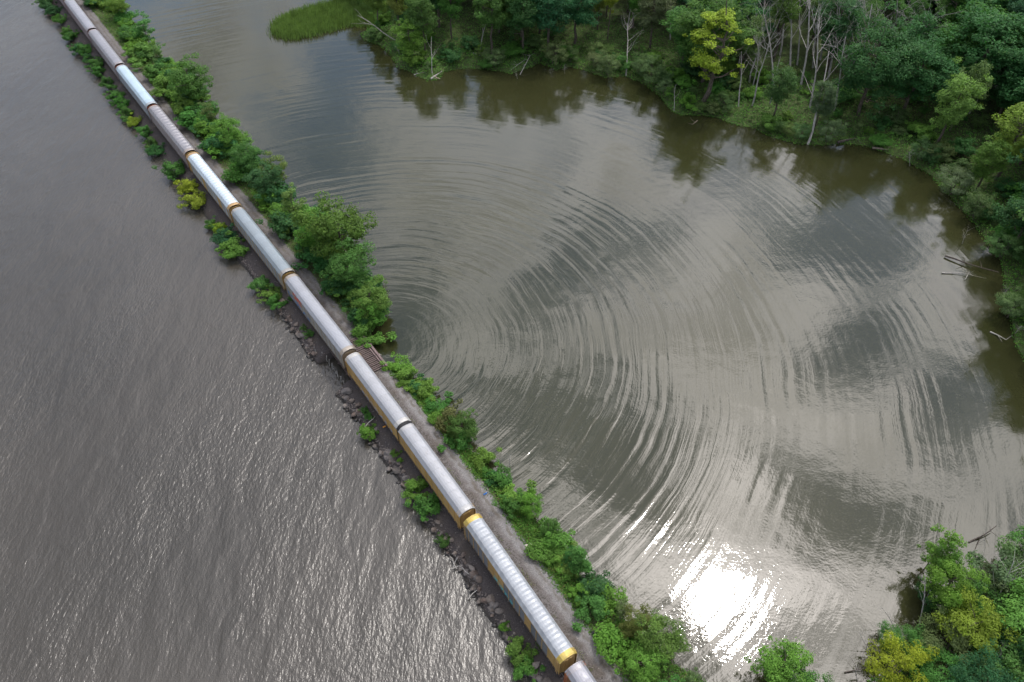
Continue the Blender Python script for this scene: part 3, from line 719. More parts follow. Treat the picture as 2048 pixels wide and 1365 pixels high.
YEL = (.36, .225, .075); RUST = (.20, .085, .03); TAN = (.26, .20, .13); STEEL = (.12, .125, .135); ORG = (.32, .09, .03)
def spec(**k):
    d_ = dict(style='smooth', roof=(0.216, 0.232, 0.255), end=(0.232, 0.238, 0.249), panel=STEEL, panel2=YEL, post=YEL, chord=YEL, door=YEL); d_.update(k); return d_
CARS = [
 (-28.8, 0.0, spec(roof=(0.200, 0.203, 0.226), end=(0.209, 0.203, 0.215), panel=RUST, post=ORG, chord=TAN, door=TAN), 'weathered railcar with smooth lilac-grey roof and rusty orange sides, behind the yellow-capped one'),
 (0.0, 28.8, spec(style='ribbed', n=16, roof=(0.254, 0.271, 0.290), end=(0.360, 0.267, 0.052), panel=STEEL, alt=(0, 1, 5, 10, 11, 12), np=18, graffiti=[((3, -1.0, 4.6, 1.35, 2.3, 6, .28), (.05, .36, .40))]), 'railcar with ribbed silver roof, bright yellow roof ends and teal graffiti'),
 (72.6, 101.0, spec(roof=(0.227, 0.237, 0.259), end=(0.232, 0.203, 0.168), panel=(.24, .225, .20), chord=(.33, .33, .35), post=TAN, door=TAN, graffiti=[((5, 5.2, 9.5, 2.9, 4.5, 3, .55), (.50, .07, .05)), ((6, 6.8, 13.0, 1.3, 2.4, 5, .42), (.04, .14, .34)), ((8, 2.2, 6.0, 1.3, 2.2, 4, .35), (.05, .16, .36))]), 'railcar with pale grey roof and red and blue graffiti beside the bridge'),
 (101.0, 130.2, spec(roof=(0.178, 0.212, 0.232), end=(0.215, 0.209, 0.197), panel=(.20, .21, .22), chord=(.30, .33, .35)), 'railcar with smooth blue-grey roof and yellow corner ladders'),
 (130.2, 158.9, spec(style='ribbed', n=22, roof=(0.367, 0.429, 0.476), end=(0.290, 0.180, 0.070), panel=(.26, .28, .30), alt=(3, 8, 13), chord=(.5, .5, .5)), 'railcar with bright whitish roof and orange-yellow roof ends'),
 (158.9, 187.6, spec(style='ribbed', n=16, roof=(0.184, 0.181, 0.195), end=(0.209, 0.180, 0.162), panel=(.24, .21, .21), chord=(.32, .26, .24), post=(.26, .2, .18), door=YEL), 'railcar with ribbed mauve-brown roof, next to the bright whitish one'),
 (187.6, 216.0, spec(roof=(0.324, 0.418, 0.476), end=(0.244, 0.267, 0.278), panel=(.26, .28, .31), chord=(.48, .52, .56), post=(.25, .24, .25), door=ORG), 'railcar with pale ice-blue roof and red-orange end doors'),
 (216.0, 244.4, spec(roof=(0.184, 0.186, 0.203), end=(0.209, 0.191, 0.191), panel=(.25, .23, .24), chord=(.30, .27, .28), post=(.25, .2, .2), door=ORG), 'railcar with dull mauve roof and pale yellow end door, beyond the ice-blue one'),
 (244.4, 273.0, spec(roof=(0.211, 0.215, 0.238), end=(0.209, 0.197, 0.209), panel=(.26, .22, .23), chord=(.28, .22, .22), post=(.22, .15, .15), door=(.2, .08, .06)), 'railcar with lilac-grey roof and dark maroon end, beyond the dull mauve one'),
 (273.0, 301.6, spec(roof=(0.194, 0.192, 0.215), end=(0.209, 0.197, 0.209), panel=(.26, .22, .23), chord=(.28, .22, .22), post=(.22, .15, .15)), 'last railcar visible up the line, lilac-grey roof, two past the dull mauve one'),
]
for s0, s1, sp, lab in CARS:
    q, a = track((s0 + s1) / 2)
    o = empty('railcar', (q.x, q.y, RAILZ), a); tag(o, lab, 'railcar', 'cars of the freight train'); bpy.context.view_layer.update()
    body(o, s0, s1, sp)
q, a = track(51.1)
o = empty('articulated_railcar', (q.x, q.y, RAILZ), a); tag(o, 'two-unit yellow railcar with plain grey roof and black bellows joint', 'railcar', 'cars of the freight train')
spA = spec(roof=(.228, .236, .25), end=(.30, .295, .28), panel=YEL, chord=(.33, .35, .38), post=(.42, .25, .06), np=11, n=11, graffiti=[((9, -8.0, 5.0, 1.3, 2.0, 9, .3), (.22, .25, .33))])
spB = spec(roof=(.228, .236, .25), end=(.26, .26, .26), panel=YEL, chord=(.33, .35, .38), post=(.42, .25, .06), np=11, n=11)
body(o, 28.8, 51.1, spB, solid_hi=True); body(o, 51.1, 72.6, spA, solid_lo=True)
bl = link('bellows', BELLOWS, o, color=(.012, .012, .013)); bl.scale = (.9, 1.0, 1.0)
b = link('bogie', BOGIE, o, color=(.07, .05, .04))
for dx in (-.9, .9): link('wheelset', WHEEL, b, (dx, 0, 0), (.09, .07, .06))

# ------------------------------------------------------------------ riprap along the river edge
def rock_mesh(seed):
    import bmesh
    rng = random.Random(seed); bm = bmesh.new(); bmesh.ops.create_icosphere(bm, subdivisions=2, radius=0.5)
    cuts = [(Vector((rng.uniform(-1, 1), rng.uniform(-1, 1), rng.uniform(-1, 1))).normalized(), rng.uniform(.26, .42)) for _ in range(9)]
    for v in bm.verts:
        for n_, d_ in cuts:
            k = v.co.dot(n_)
            if k > d_: v.co -= n_ * (k - d_)
        v.co *= rng.uniform(.97, 1.03)
    me = bpy.data.meshes.new('rock'); bm.to_mesh(me); bm.free(); me.materials.append(M['rock']); return me
ROCKS = [rock_mesh(i) for i in range(9)]
ROCKC = [(.095, .07, .055), (.115, .09, .072), (.07, .058, .05), (.14, .12, .105), (.10, .088, .082), (.085, .058, .045)]
def rock_label(s, wet, col):
    zone = ('below the yellow-capped railcar' if s < 29 else 'below the first unit of the bellows car' if s < 51 else 'just short of the bridge' if s < 72 else 'just past the bridge' if s < 101
            else 'below the blue-grey roofed railcar' if s < 131 else 'far up the line')
    hue = 'dark wet' if wet else 'grey' if col in (3, 4) else 'brown'
    return f'{hue} riprap boulder at the river edge {zone}', f'{hue} boulders {zone}'
def dens(s): return float(np.interp(s, [-6, 0, 6, 24, 30, 36, 42, 48, 66, 70, 72, 81, 83, 100, 104, 110, 118, 126, 136, 145, 300], [.5, .7, 1, 1, .6, .3, .8, 1, 1.2, 1, 0, 0, 1.3, 1.1, .4, .8, .9, .3, .5, .15, .12]))
nrock = 0; s = -6.0
while s < 210 and nrock < 285:
    s += random.uniform(.25, .62) / max(dens(s), .05) * .72
    if 71.5 < s < 81.5: s = 82
    u = random.uniform(-5.5, -3.2); size = random.choice([.5, .6, .7, .8, .9, 1.1, 1.4, 1.8]) * random.uniform(.8, 1.15)
    if u < -4.9: size *= .75
    z = max(bank_z(s, u), -.25) + size * .12; ci = random.randrange(6)
    o = link('boulder', ROCKS[nrock % 9], None, along(s, u, z), ROCKC[ci], (random.uniform(-.4, .4), random.uniform(-.4, .4), random.uniform(0, 6.3)), (size * random.uniform(.9, 1.4), size * random.uniform(.75, 1.05), size * random.uniform(.6, .85)))
    lb, gp = rock_label(s, z < .35, ci); tag(o, lb, 'boulder', gp); nrock += 1
mb = []; V0, F0 = [], []
rm = [np.array([v.co[:] for v in r_.vertices]) for r_ in ROCKS[:4]]; rf = [np.array([p_.vertices[:] for p_ in r_.polygons]) for r_ in ROCKS[:4]]
off = 0
for i in range(2800):
    s = random.uniform(-8, 300) if i % 3 == 0 else random.uniform(-8, 125)
    if 71 < s < 82 or random.random() > dens(s) + .25: continue
    u = random.gauss(-4.5, .55); k = random.randrange(4); sz = random.uniform(.14, .42); a = random.uniform(0, 6.3)
    v = rm[k] * sz; v = np.column_stack([v[:, 0] * math.cos(a) - v[:, 1] * math.sin(a), v[:, 0] * math.sin(a) + v[:, 1] * math.cos(a), v[:, 2] * .8])
    V0.append(v + np.array(along(s, u, max(bank_z(s, u), -.15) + .03))); F0.append(rf[k] + off); off += len(v)
tag(link('riprap_rubble', mesh_np('riprap_rubble', np.vstack(V0), np.vstack(F0), 'rock'), color=(.12, .10, .09)), 'small broken stones between the riprap boulders', None, None, 'stuff')

# ------------------------------------------------------------------ shrubs on the river side  (px, py, height m, width factor, colour, label)
RS = [
 (1043,1298,2.2,1.0,G_BRIGHT,'small bright shrub in the riprap beside the yellow-capped railcar'), (1052,1335,2.0,1.0,G_MID,'loose green shrub at the river edge below the yellow-capped railcar'),
 (1010,1255,1.0,.8,G_BRIGHT,'tiny green tuft among boulders by the yellow-capped railcar'),
 (838,988,2.1,1.2,G_BRIGHT,'leafy half of the large shrub clump beside the bellows car'), (856,1018,2.2,1.15,G_MID,'lower half of the large shrub clump beside the bellows car'),
 (885,1080,1.3,.9,G_MID,'mossy little bush among boulders below the large shrub clump'),
 (735,858,1.9,1.0,G_BRIGHT,'lone round bush in the riprap short of the bridge'), (738,826,.9,.9,G_MID,'low weed tuft on the ballast shoulder near the bridge'), (749,835,.9,.9,G_MID,'low weed tuft on the ballast shoulder beside the lone round bush'),
 (795,911,.9,.9,G_BRIGHT,'small weed tuft on ballast beside the black bellows'), (806,922,.7,.8,G_BRIGHT,'tiny weed tuft on ballast past the black bellows'),
 (620,672,1.0,1.0,G_MID,'weedy tuft among boulders just past the bridge'), (608,662,.8,.9,G_OLIVE,'dry weed tuft among boulders just past the bridge'),
 (522,567,2.1,1.2,G_MID,'end shrub of the low hedge beside the graffiti railcar'), (538,588,1.9,1.2,G_BRIGHT,'middle shrub of the low hedge beside the graffiti railcar'), (556,606,1.8,1.15,G_MID,'shrub of the low hedge nearest the bridge boulders'),
 (463,497,3.0,1.1,G_BRIGHT,'tall bright shrub leaning over the river by the blue-grey car'), (450,470,2.7,1.0,G_BLUE,'dark bluish shrub behind the tall bright one at the river'), (437,456,2.0,.9,G_LIME,'yellow-green shrub beside the dark bluish one'),
 (416,447,1.7,1.0,G_MID,'small dark shrub alone at the water beside the whitish car'),
 (384,398,2.9,1.0,G_LIME,'lime shrub overhanging the river, twin of the yellower one'), (370,371,2.9,.9,(.16,.22,.022),'bright yellow-green shrub overhanging the river beside the whitish car'),
 (345,338,3.2,1.0,G_MID,'dark green shrub at the river next to the yellow-green pair'),
]
for px, py, h_, w_, c_, lab in RS:
    h_ *= 1.25; w_ *= 1.08
    q = at(px, py, h_ * .5 + .5); s, u = su_of(q); u = max(-5.6, min(-3.0, u)); b = along(s, u, 0); b.z = max(bank_z(s, u), 0) - .05
    tree('riverside_shrub', 'shrub', b, h_, c_, lab, 'shrubs along the river edge', 'shrub', w_)
for i, (px, py, h_) in enumerate([(312,298,2.2),(300,285,2.0),(287,262,2.4),(266,240,2.2),(250,226,2.2),(240,205,2.6),(228,190,2.4),(216,168,2.2),(196,140,2.4),(190,128,2.6),(178,118,2.0),(168,100,2.8),(155,95,2.4),(140,65,2.6),(134,72,2.2),(120,38,2.4),(105,18,2.4),(90,8,3.0),(76,5,2.6)]):
    h_ *= 1.25
    q = at(px, py, h_ * .5 + .5); s, u = su_of(q); u = max(-5.8, min(-3.2, u)); b = along(s, u, 0); b.z = max(bank_z(s, u), 0) - .05
    c_ = G_LIME if i == 3 else random.choice([G_DARK, G_MID, G_MID])
    tree('riverside_shrub', 'shrub', b, h_, c_, 'small lime shrub in the river edge row up the line' if i == 3 else f'dark green shrub in the river edge row, {ORD[i] if i < 16 else ("seventeenth", "eighteenth", "nineteenth")[i - 16]} up the line from the yellow-green pair', 'shrubs along the river edge', 'shrub', random.uniform(.95, 1.2))

# ------------------------------------------------------------------ trees and shrubs on the pond side of the embankment  (crown centre px, kind, height, width, colour, label)
PSN = []
PS = [
 (232,12,'broad',7,1.0,G_BRIGHT,'bright round tree up the line beside the dull mauve railcar'), (286,52,'airy',9,1.1,G_MID,'feathery thin-leaved tree leaning over the pond up the line'),
 (258,62,'shrub',4,1.3,G_MID,'broad shrub beneath the feathery tree'), (272,112,'shrub',4,1.5,G_BRIGHT,'spreading bright shrub below the feathery tree'), (312,112,'airy',6.5,1.0,G_OLIVE,'olive-tinged small tree beside the big round bank tree'),
 (376,160,'broad',12.5,1.0,(.05,.105,.022),'big round dense tree on the bank beside the ice-blue railcar'), (338,178,'shrub',5,1.3,G_BRIGHT,'tall shrub at the foot of the big round dense tree'), (300,150,'shrub',4,1.4,G_MID,'mid green shrub between the gravel and the olive-tinged tree'),
 (418,226,'airy',7,.9,G_OLIVE,'thin pale tree at the water below the big round tree'), (390,235,'shrub',4.2,1.4,G_MID,'shrub mass behind the thin pale tree'), (360,215,'shrub',3.5,1.5,G_BRIGHT,'low bright shrub beside the gravel near the big round tree'),
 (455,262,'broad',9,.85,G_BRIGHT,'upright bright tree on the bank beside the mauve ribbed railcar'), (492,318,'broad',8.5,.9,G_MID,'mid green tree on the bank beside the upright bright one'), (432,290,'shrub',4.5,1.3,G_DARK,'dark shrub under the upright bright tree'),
 (545,335,'broad',8.5,.85,(.085,.12,.026),'yellow-tinged tree on the bank beside the whitish railcar'), (500,372,'broad',8,1.0,G_DARK,'dark green tree behind the yellow-tinged one'), (560,392,'shrub',5,1.1,G_DARK,'dark shrub at the water below the yellow-tinged tree'),
 (470,345,'shrub',4,1.3,G_MID,'shrub between the gravel and the dark green tree'), (585,408,'airy',8.5,1.0,(.085,.14,.04),'pale green airy tree beside the tallest bank tree'),
 (655,470,'broad',15,.95,(.055,.115,.022),'tallest bank tree, big and many-lobed, beside the blue-grey railcar'), (612,470,'broad',9.5,.9,G_BRIGHT,'bright tree tucked against the tallest bank tree'), (690,540,'broad',10.5,.95,G_MID,'lower green tree beside the tallest bank tree'),
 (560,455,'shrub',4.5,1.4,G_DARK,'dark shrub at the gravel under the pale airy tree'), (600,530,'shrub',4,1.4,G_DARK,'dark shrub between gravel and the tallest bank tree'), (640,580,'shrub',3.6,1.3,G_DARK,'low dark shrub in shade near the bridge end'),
 (740,592,'broad',8.5,.95,(.07,.115,.03),'rounded tree with yellowing leaves at the bank point by the bridge'), (715,625,'broad',6.5,1.0,G_BRIGHT,'bright small tree at the bank point by the bridge'), (740,658,'shrub',3.4,1.3,G_BRIGHT,'bright shrub hanging over the water at the bridge'), (700,640,'shrub',3,1.2,G_MID,'shrub at the gravel end beside the bridge deck'),
 (796,724,'shrub',2.8,1.3,G_BRIGHT,'bright low shrub on the bank at the near bridge abutment'), (825,745,'shrub',2.9,1.3,G_BRIGHT,'second bright low shrub from the bridge on the weedy bank'), (855,770,'shrub',2.9,1.3,G_BRIGHT,'third bright low shrub from the bridge on the weedy bank'), (786,755,'shrub',1.6,1.1,G_GREY,'pale grey-green bush beside the gravel at the bridge'), (880,798,'shrub',2.4,1.4,G_MID,'low shrub at the water before the round brown-tinged tree'),
 (940,838,'broad',6.6,1.0,(.05,.095,.022),'round tree on the bank with a browned side, beside the bellows'), (912,824,'shrub',4.6,.8,(.085,.085,.035),'browned shrub against the round bank tree'), (915,880,'shrub',2.6,1.3,G_MID,'low shrub at the gravel below the round tree'), (975,902,'shrub',2.8,1.2,G_BRIGHT,'bright shrub at the water past the round tree'), (1000,942,'shrub',2.8,1.1,G_MID,'shrub at the water midway along the bellows car'),
 (1040,985,'shrub',3.2,1.2,G_BRIGHT,'bright shrub starting the tall hedge beside the bellows car'), (1072,1000,'broad',5.5,.9,G_BRIGHT,'small bright tree over the pond opposite the yellow roof end'), (1100,1050,'broad',4.8,.9,G_MID,'dense small tree in the hedge opposite the yellow roof end'), (1135,1060,'shrub',4.0,1.0,G_BRIGHT,'upright shrub over the pond next to the lone thin tree'),
 (1197,1095,'sapling',7.0,1.0,G_MID,'lone thin tree standing over the pond beside the hedge'), (1150,1108,'broad',4.6,1.0,G_DARK,'dark small tree behind the lone thin tree'), (1182,1160,'shrub',3.4,1.2,G_DARK,'dark shrub below the lone thin tree'), (1120,1110,'shrub',2.4,1.4,G_BRIGHT,'bright low shrub beside the gravel opposite the ribbed roof'),
 (1215,1190,'shrub',3.0,1.2,G_BRIGHT,'bright shrub before the large bank tree'), (1180,1220,'shrub',2.4,1.4,G_MID,'low green shrub beside the gravel near the large bank tree'), (1245,1215,'airy',4.6,1.0,G_OLIVE,'olive thin shrub-tree at the water before the large bank tree'),
 (1275,1240,'broad',6.4,.95,(.09,.095,.028),'reddish-topped tree on the bank beside the large one'), (1320,1275,'broad',8.2,1.0,(.065,.13,.025),'large bright bank tree opposite the near yellow roof end'), (1290,1330,'broad',6.5,1.0,G_BRIGHT,'bright tree beside the large bank tree, nearer the gravel'), (1235,1290,'shrub',2.8,1.4,G_BRIGHT,'low bright shrub at the gravel below the large bank tree'), (1385,1362,'airy',4.5,1.0,G_OLIVE,'pale olive shrub-tree at the water past the large bank tree'),
 (1340,1400,'broad',6,1.0,G_MID,'mid green bank tree past the large bright one'),
]
for px, py, kd, h_, w_, c_, lab in PS:
    if py < 690 and kd != 'shrub': h_ *= 1.12; w_ *= 1.04
    q = at(px, py, h_ * .6 + 1.0); s, u = su_of(q); lo, hi = (7.2 if s < 75 else 8.6) if kd == 'shrub' else (7.6 if s < 75 else min(6.8 + .44 * h_, shore_u(s))), shore_u(s) + (.8 if s > 75 and kd != 'shrub' else -.1)
    u = max(lo, min(hi, u)) if hi > lo else hi
    b = along(s, u, 0); b.z = bank_z(s, u) - .05
    PSN.append((tree('bank_shrub' if kd == 'shrub' else 'bank_tree', kd, b, h_, c_, lab, 'trees and shrubs on the pond side of the embankment', 'shrub' if kd == 'shrub' else 'tree', w_), lab))
for i in range(95):
    s = random.uniform(-14, 300) if i < 40 else random.uniform(84, 300)
    if 70 < s < 82: continue
    U = shore_u(s); u = (random.uniform(8.8, U - .2) if s > 84 else U - random.uniform(.2, 2.2) if random.random() < .6 else random.uniform(7.4, U)); h_ = random.uniform(1.5, 2.6) if s < 72 else random.uniform(2.4, 4.2)
    b = along(s, u, 0); b.z = bank_z(s, u) - .05
    z_ = 'the bank short of the bridge' if s < 72 else 'the bank beyond the bridge'; c_, cn = random.choice([(G_DARK, 'dark green'), (G_MID, 'mid green'), (G_BRIGHT, 'bright green')])
    rank_later(tree('bank_shrub', 'shrub', b, h_, c_, f'{cn} shrub', f'{cn} shrubs along {z_}', 'shrub', random.uniform(1.1, 1.5)), f'{cn} railway bank shrub')

# weeds and grass on the bank (uncountable)
def scatter_bank(n):
    P, C_ = [], []
    for i in range(n):
        s = random.uniform(-14, 72) if i % 5 < 2 else random.uniform(80, 300)
        if 70.5 < s < 81: continue
        U = shore_u(s); u0 = 6.5 if s < 75 else 5.9; u = u0 + (U - u0 - .1) * random.random() ** .8 + random.gauss(0, .25)
        if math.sin(s * .21 + 1) * math.sin(u * .9 + s * .05) > .55 and random.random() < .75: continue
        P.append(tuple(along(s, u, bank_z(s, min(u, U)) + random.uniform(.02, .5) * (1 if u > u0 + 1 else .35) * (1 if s < 75 else 1.7))))
    return np.array(P)
for c_, n, nm in (((.050, .115, .020), 95000, 'fresh green weeds covering the pond-side bank'), ((.10, .105, .035), 8000, 'dry yellowed grass tufts on the pond-side bank')):
    P = scatter_bank(n); V, Fq = leaves(P, RNG.normal(size=P.shape) * .6 + np.array([0, 0, .8]), .31, .45)
    tag(link('weeds', mesh_np('weeds', V, Fq, 'weed'), color=c_), nm, None, None, 'stuff')
P = []
for i in range(5200):
    s = random.uniform(-10, 70) if i % 2 else random.uniform(82, 200); u = random.choice([3.3, 3.5, 6.4, 6.7]) + random.gauss(0, .28)
    if math.sin(s * .83) + math.sin(s * .31 + 2) + math.sin(s * 1.9 + u) < .7: continue
    P.append(tuple(along(s, u, bank_z(s, u) + random.uniform(.03, .22))))
P = np.array(P); V, Fq = leaves(P, RNG.normal(size=P.shape) * .6 + np.array([0, 0, .8]), .2, .4)
tag(link('lane_weeds', mesh_np('lane_weeds', V, Fq, 'weed'), color=(.07, .085, .03)), 'scrubby weeds growing along the old track bed', None, None, 'stuff')
# ------------------------------------------------------------------ woodland round the pond
def gz(q): return float(land_z([(q[0], q[1])])[0])
def base_at(px, py):
    q = at(px, py, 0)
    for _ in range(4): q = at(px, py, gz(q))
    return q
FEATURE = [   # base px, kind, height, width, colour, label
 (1406,203,'open',30,1.3,(.15,.215,.026),'tall yellow-green tree standing proud on the pond bank'),
 (1545,240,'tall',16,.95,(.045,.085,.028),'rounded fresh green tree on the bank beside the leaning bare trunk'), (1628,262,'tall',15,.85,(.06,.085,.045),'grey-green tree behind the leaning bare trunk'),
 (1868,300,'tall',22,.95,(.11,.175,.042),'pale yellow-green tree above the bend of the shore'), (1900,262,'tall',20,.8,(.075,.12,.04),'pale green tree next to the yellow-green one at the bend'),
 (1990,360,'tall',21,1.1,(.105,.175,.03),'sunlit yellow-green tree leaning over the east shore'), (2040,330,'tall',21,1.0,(.075,.13,.03),'fresh green tree behind the sunlit east shore tree'), (1950,385,'tall',15,1.0,(.06,.12,.026),'bright leafy tree low on the east shore'),
 (760,60,'tall',17,.8,(.085,.13,.028),'light green tree beside the reed bed'), (800,70,'tall',20,.75,(.10,.14,.035),'yellowish green tree on the point past the reed bed'), (850,110,'tall',21,.85,(.05,.10,.026),'broad green tree on the tip of the point'), (820,120,'broad',12,.9,G_BRIGHT,'bright lower tree at the point waterline'), (905,80,'tall',21,.8,G_MID,'mid green tree on the point behind the tip'), (1195,60,'tall',18,.7,(.11,.15,.03),'slim light green tree behind the grey willows'), (1300,95,'tall',19,1.1,(.06,.095,.04),'rounded grey-green tree behind the shore willows'), (1215,80,'high',20,.7,G_LIME,'small-crowned lime tree on a thin trunk'),
 (1480,150,'tall',17,1.0,G_OLIVE,'olive tree right behind the tall yellow-green one'),
]
def short(lab):                                                  # the thing alone, without what it stands beside
    w_ = lab.split(', ')[0]
    for k_ in (' on ', ' at ', ' beside ', ' behind ', ' above ', ' next ', ' leaning ', ' low ', ' right ', ' standing ', ' in ', ' by ', ' over ', ' hanging ', ' with ', ' past ', ' reaching ', ' under ', ' between ', ' of ', ' bulging ', ' tucked ', ' against ', ' starting ', ' before ', ' below '): w_ = w_.split(k_)[0]
    return w_
for px, py, kd, h_, w_, c_, lab in FEATURE: landmark(tree('woodland_tree', kd, base_at(px, py), h_, c_, lab, 'trees of the pond woodland', 'tree', w_).location, short(lab))
SHOREBUSH = [(990,140,5.5,'grey-green willow bush beside the fallen branches'), (1110,136,7.5,'tall grey-green willow at the water'), (1140,130,5,'spreading willow bush with bare lower limbs'), (1190,142,5,'low willow bush in the dark cove'), (1215,158,7.5,'round grey willow hanging over the cove'), (1300,172,8,'shaggy grey willow on the curved bank'), (1280,158,6,'small willow behind the shaggy one'), (1330,196,4.5,'low willow bush by the broken stump'), (1655,290,6.5,'grey-green willow beside the moss-covered log'), (1600,285,4.5,'dark low willow at the leaning bare trunk'), (1560,272,4.0,'low olive willow on the mossy bank'), (1835,325,5.5,'twiggy grey willow at the bend of the shore'), (1900,395,7,'leafy willow bulging over the east shore'), (1945,440,7.5,'dense willow over the east shore logs'), (2000,520,6,'pale willow beside the floating log'), (2015,640,6.5,'grey twiggy willow low on the east shore')]
for px, py, h_, lab in SHOREBUSH: landmark(tree('willow', 'willow', base_at(px, py - 6), h_, random.choice([(.080,.125,.060), (.072,.118,.050), (.062,.112,.042)]), lab, 'willows along the pond shore', 'tree', random.uniform(1.0, 1.25)).location, short(lab))
# the wood itself
taken = [base_at(f_[0], f_[1]).xy for f_ in FEATURE]
cand = np.column_stack([RNG.uniform(-62, 190, 9000), RNG.uniform(30, 312, 9000)]); sd_ = land_sd(cand)
nf = 0
for (x, y), d_ in zip(cand, sd_):
    stand = 64 < x < 130 and y > 205                                           # drowned bare trees stand here over low scrub
    if d_ < (33 if stand else 12 if x > 12 and y > 190 else 4.5) or nf >= 270: continue
    if y < 200 and x > 76 + (y - 45) * .46 + 26: continue                      # beyond the frame edge
    if y > 200 and x > 165: continue
    q = Vector((x, y)); big = (x > 104 or random.random() < .12) and not stand      # a stand of drowned bare trees
    sp_ = (8.6 if big else 7.0) if d_ < 22 else (9.8 if big else 8.0)
    if y < 80 and d_ < 5: continue
    if any((q - o_).length_squared < sp_ * sp_ for o_ in taken): continue
    if any((q - o_).length_squared < 95 or (abs(q.x - o_.x) < 7 and 0 < o_.y - q.y < 16) for o_ in taken[:len(FEATURE)]): continue
    taken.append(q); nf += 1
    z_ = gz(q); south = y < 95
    kd = 'broad' if d_ < 7 and random.random() < .5 else random.choice(['tall', 'tall', 'tall', 'high'])
    h_ = random.uniform(11, 15) if kd == 'broad' else random.uniform(17, 24)
    if big and kd in ('tall', 'high'): kd, h_ = 'giant', random.uniform(20, 27)
    if south: kd, h_ = random.choice(['broad', 'willow']), random.uniform(7, 10)
    k = random.random()
    c_, cn = ((G_DARK, 'dark green') if k < .42 else (G_BLUE, 'deep blue-green') if k < .62 else (G_MID, 'mid green') if k < .90 else ((.055, .12, .025), 'fresh green'))
    zn = ('on the near corner bank of the pond' if south else 'on the point beside the reed bed' if x < -5 else 'behind the grey willows' if x < 45 else 'behind the tall yellow-green tree' if x < 90 and y > 195 else 'above the bend of the shore' if y > 195 else 'on the east shore')
    fm = 'long-trunked tree' if kd == 'high' else 'low round tree' if kd == 'broad' else 'willowy tree' if kd == 'willow' else 'huge spreading tree' if kd == 'giant' else 'full-crowned tree'
    rank_later(tree('woodland_tree', kd, (x, y, z_ - .1), h_, c_, f'{cn} {fm} in the wood {zn}', f'{cn} {fm}s {zn}', 'tree', random.uniform(.95, 1.35)), f'{cn} {fm}')
for o_, lab in PSN: landmark(o_.location, short(lab))
nb_ = 0
for (x, y), d_ in zip(cand[::-1], sd_[::-1]):
    if nb_ >= 150 or d_ < .8 or d_ > (30 if 55 < x < 130 and y > 195 else 15) or y < 60 or (y < 200 and x > 76 + (y - 45) * .46 + 18): continue
    q = Vector((x, y))
    if any((q - o_).length_squared < 6.5 for o_ in taken): continue
    taken.append(q); nb_ += 1
    c_, cn = random.choice([(G_MID, 'mid green'), (G_BRIGHT, 'bright green'), (G_OLIVE, 'olive green'), (G_DARK, 'dark green')])
    rank_later(tree('understory_bush', random.choice(['shrub', 'shrub', 'shrub', 'willow', 'sapling', 'airy']), (x, y, gz(q) - .1), random.uniform(1.8, 4.6), c_, 'bush', f'{cn} bushes under the pond woodland', 'bush', random.uniform(1.0, 1.4)), f'{cn} pond bank bush')
# bottom corner trees
CORNER = [  # crown centre px
 (1570,1335,'broad',9.5,1.0,G_BRIGHT,'bright rounded tree at the pond end between the railway and the snags'), (1625,1385,'broad',7.5,.9,G_MID,'smaller tree against the bright rounded one'),
 (1800,1325,'willow',7.5,1.1,(.145,.185,.016),'golden yellow leafy tree beside the curled dead stump'), (1790,1275,'willow',5,1.0,G_MID,'green willow behind the golden tree'),
 (1950,1255,'broad',10,1.0,(.11,.185,.02),'lime yellow crown above the pale bare branches'), (1905,1165,'broad',11.5,.75,G_BRIGHT,'bright green tree reaching over the pond'), (1880,1095,'airy',11,.8,G_BRIGHT,'outermost green spire leaning over the pond'), (1896,1128,'broad',10,.6,G_BRIGHT,'narrow bright tree joining the spire to the reaching tree'), (1865,1190,'willow',5,.9,G_DARK,'dark clump under the bright reaching tree'),
 (1985,1140,'airy',10,1.3,(.06,.10,.045),'thin grey-green tree beside the reaching tree'), (2025,1190,'willow',8,1.2,G_GREY,'pale grey willow mass at the corner bank'), (1900,1290,'willow',6.5,1.3,G_OLIVE,'olive thicket tree under the lime yellow crown'), (2040,1090,'airy',9,1.0,G_MID,'green tree at the corner bank above the floating branch'), (1880,1350,'willow',6,1.3,G_MID,'green thicket tree beside the golden tree'), (2060,1260,'broad',10,1.2,G_BRIGHT,'bright green tree behind the lime yellow crown'), (1990,1200,'willow',8,1.2,G_MID,'green willow between the lime crown and the thin grey-green tree'), (1935,1215,'willow',7,1.1,G_BRIGHT,'bright willow under the reaching tree'), (2050,1350,'broad',9,1.2,G_MID,'mid green tree at the far end of the corner bank'), (1840,1300,'willow',5,1.2,G_MID,'low green willow behind the curled dead stump'), (2060,1140,'broad',10,1.1,G_OLIVE,'olive tree at the corner bank beside the floating branch'), (2020,1330,'willow',7,1.2,G_DARK,'dark thicket tree behind the pale bare branches'), (1985,1365,'willow',6,1.2,G_OLIVE,'olive thicket tree beside the pale bare branches'),
]
for px, py, kd, h_, w_, c_, lab in CORNER:
    q = at(px, py, h_ * .62); b = Vector((q.x, q.y, max(gz(q), -.3) - .1))
    landmark(tree('corner_tree', kd, b, h_, c_, lab, 'trees on the corner bank of the pond', 'tree', w_).location, short(lab))

